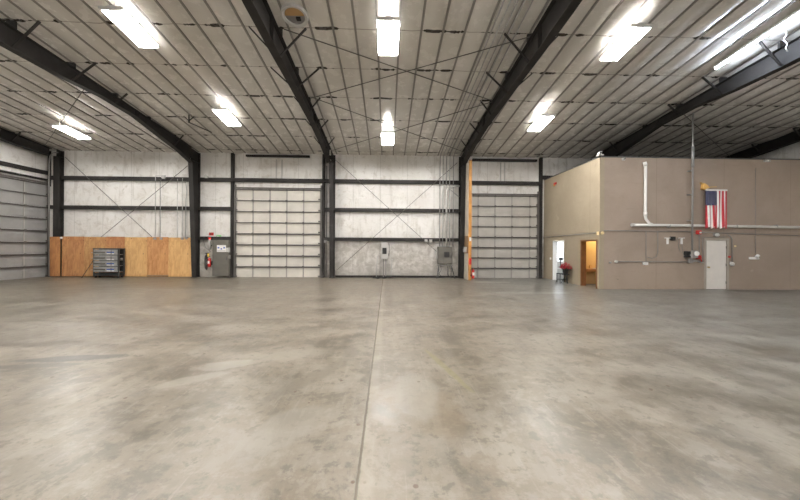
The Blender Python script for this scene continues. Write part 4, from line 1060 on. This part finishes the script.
# ------------------------------------------------------------------ plant stand and small table at side wall
# stands on the floor between the two doorways
gx = XS-.30
def onfloor(u, v):
    q_ = ray(u, v); t_ = -EYE/q_[2]; return q_[0]*t_, q_[1]*t_
pxx, pyy = onfloor(568.5, 283.5)
pxx = min(pxx, XS-.28)
t = thing('plant_stand', 'black plant stand holding red flowers between the two doorways', 'plant stand', (pxx, pyy, 0))
part('top_plate', MB().cyl((pxx, pyy, .42), .17, .03, n=18), M['black'], t)
for k in range(3):
    a = 2*PI*k/3+.4
    part('leg', MB().tube([(pxx+.06*math.cos(a), pyy+.06*math.sin(a), .42), (pxx+.08*math.cos(a), pyy+.08*math.sin(a), .2), (pxx+.19*math.cos(a), pyy+.19*math.sin(a), .0)], .014, 6), M['black'], t)
t = thing('potted_flowers', 'bushy red flowers in a black pot on the black stand', 'potted plant', (pxx, pyy, .45))
part('pot', MB().tube([(pxx,pyy,.451),(pxx,pyy,.70)], [.10,.14], 16), M['black'], t)
mb = MB(); rg = random.Random(3)
for k in range(110):
    a = rg.uniform(0, 2*PI); rr = .25*math.sqrt(rg.random()); h_ = .72+.30*rg.random()*(1-(rr/.27)**2)
    cx_, cy_ = pxx+rr*math.cos(a), pyy+rr*math.sin(a)
    if cx_ > XS-.07: continue
    for q_ in range(5):
        b_ = a+q_*2*PI/5; k0 = len(mb.v)
        mb.v += [(cx_,cy_,h_), (cx_+.035*math.cos(b_-.5), cy_+.035*math.sin(b_-.5), h_+.015), (cx_+.06*math.cos(b_), cy_+.06*math.sin(b_), h_+.03), (cx_+.035*math.cos(b_+.5), cy_+.035*math.sin(b_+.5), h_+.015)]
        mb.face([k0, k0+1, k0+2, k0+3])
    mb.sphere((cx_, cy_, h_+.01), .02, 6, 4)
part('blossoms', mb, M['flower'], t)
mb = MB()
for k in range(40):
    a = rg.uniform(0, 2*PI); rr = rg.uniform(.05, .24); h_ = .66+.12*rg.random(); k0 = len(mb.v)
    cx_, cy_ = pxx+rr*math.cos(a), pyy+rr*math.sin(a)
    mb.v += [(pxx+.02*math.cos(a),pyy+.02*math.sin(a),.68), (cx_-.03*math.sin(a), cy_+.03*math.cos(a), h_), (pxx+(rr+.03)*math.cos(a), pyy+(rr+.03)*math.sin(a), h_-.03), (cx_+.03*math.sin(a), cy_-.03*math.cos(a), h_)]
    mb.face([k0, k0+1, k0+2, k0+3])
part('leaves', mb, M['leaf'], t)
tx, tyy = onfloor(562, 282.5); 
t = thing('side_table', 'small dark side table in front of the bright open doorway', 'table', (tx, tyy, 0))
part('tabletop', MB().box(tx-.20, tx+.22, tyy-.16, tyy+.16, .43, .46), M['black'], t)
for sx_ in (-1, 1):
    for sy_ in (-1, 1): part('leg', MB().box(tx+sx_*.18-.014, tx+sx_*.18+.014, tyy+sy_*.14-.014, tyy+sy_*.14+.014, 0, .43), M['black'], t)
part('shelf', MB().box(tx-.17, tx+.17, tyy-.13, tyy+.13, .16, .175), M['black'], t)

# hanging hook pipe near upper left (dark forked hanger)
q = ray(189, 121); tt = (ceil_z(0)-.3-EYE)/(q[2]+SL*q[1]); hx, hy = q[0]*tt, q[1]*tt
t = thing('unit_hanger', 'dark forked hanger under the ceiling left of the far fixture', 'hanger', (hx, hy, ceil_z(hy)-.02))
part('drop', MB().bar((hx, hy, ceil_z(hy)-.03), (hx, hy, ceil_z(hy)-.38), .04, .04), M['steel'], t)
part('fork', MB().bar((hx, hy, ceil_z(hy)-.3), (hx-.22, hy, ceil_z(hy)-.1), .03, .03), M['steel'], t)
part('fork', MB().bar((hx, hy, ceil_z(hy)-.3), (hx+.22, hy, ceil_z(hy)-.1), .03, .03), M['steel'], t)
part('arm', MB().bar((hx, hy, ceil_z(hy)-.36), (hx+.65, hy+.55, ceil_z(hy+.55)-.5), .04, .03), M['steel'], t)

# ------------------------------------------------------------------ camera, world, view
cam = bpy.data.cameras.new('camera'); co = bpy.data.objects.new('camera', cam); C.objects.link(co)
cam.sensor_width = 36; cam.sensor_fit = 'HORIZONTAL'; cam.lens = FPX/800*36
cam.shift_x = (400-CX)/800; cam.shift_y = -(250-CY)/800
cam.clip_start = .05
c, s = math.cos(ROLL), math.sin(ROLL); a, b = math.cos(YAW), math.sin(YAW)
R_ = Vector((c*a, -c*b, s)); U_ = Vector((-s*a, s*b, c)); Fw = Vector((b, a, 0))
mw = Matrix((R_, U_, -Fw)).transposed().to_4x4(); mw.translation = (0, 0, EYE)
co.matrix_world = mw
sc = bpy.context.scene; sc.camera = co
w = bpy.data.worlds.new('world'); sc.world = w; w.use_nodes = True
w.node_tree.nodes['Background'].inputs[0].default_value = (.8,.9,1,1); w.node_tree.nodes['Background'].inputs[1].default_value = .3
sc.view_settings.view_transform = 'Standard'; sc.view_settings.look = 'None'
sc.view_settings.gamma = 1; sc.view_settings.use_curve_mapping = False
sc.view_settings.exposure = 1.62
sc.cycles.max_bounces = 10; sc.cycles.diffuse_bounces = 6; sc.cycles.glossy_bounces = 4
sc.cycles.use_denoising = True
sc.cycles.sample_clamp_indirect = 8
sc.cycles.use_light_tree = True
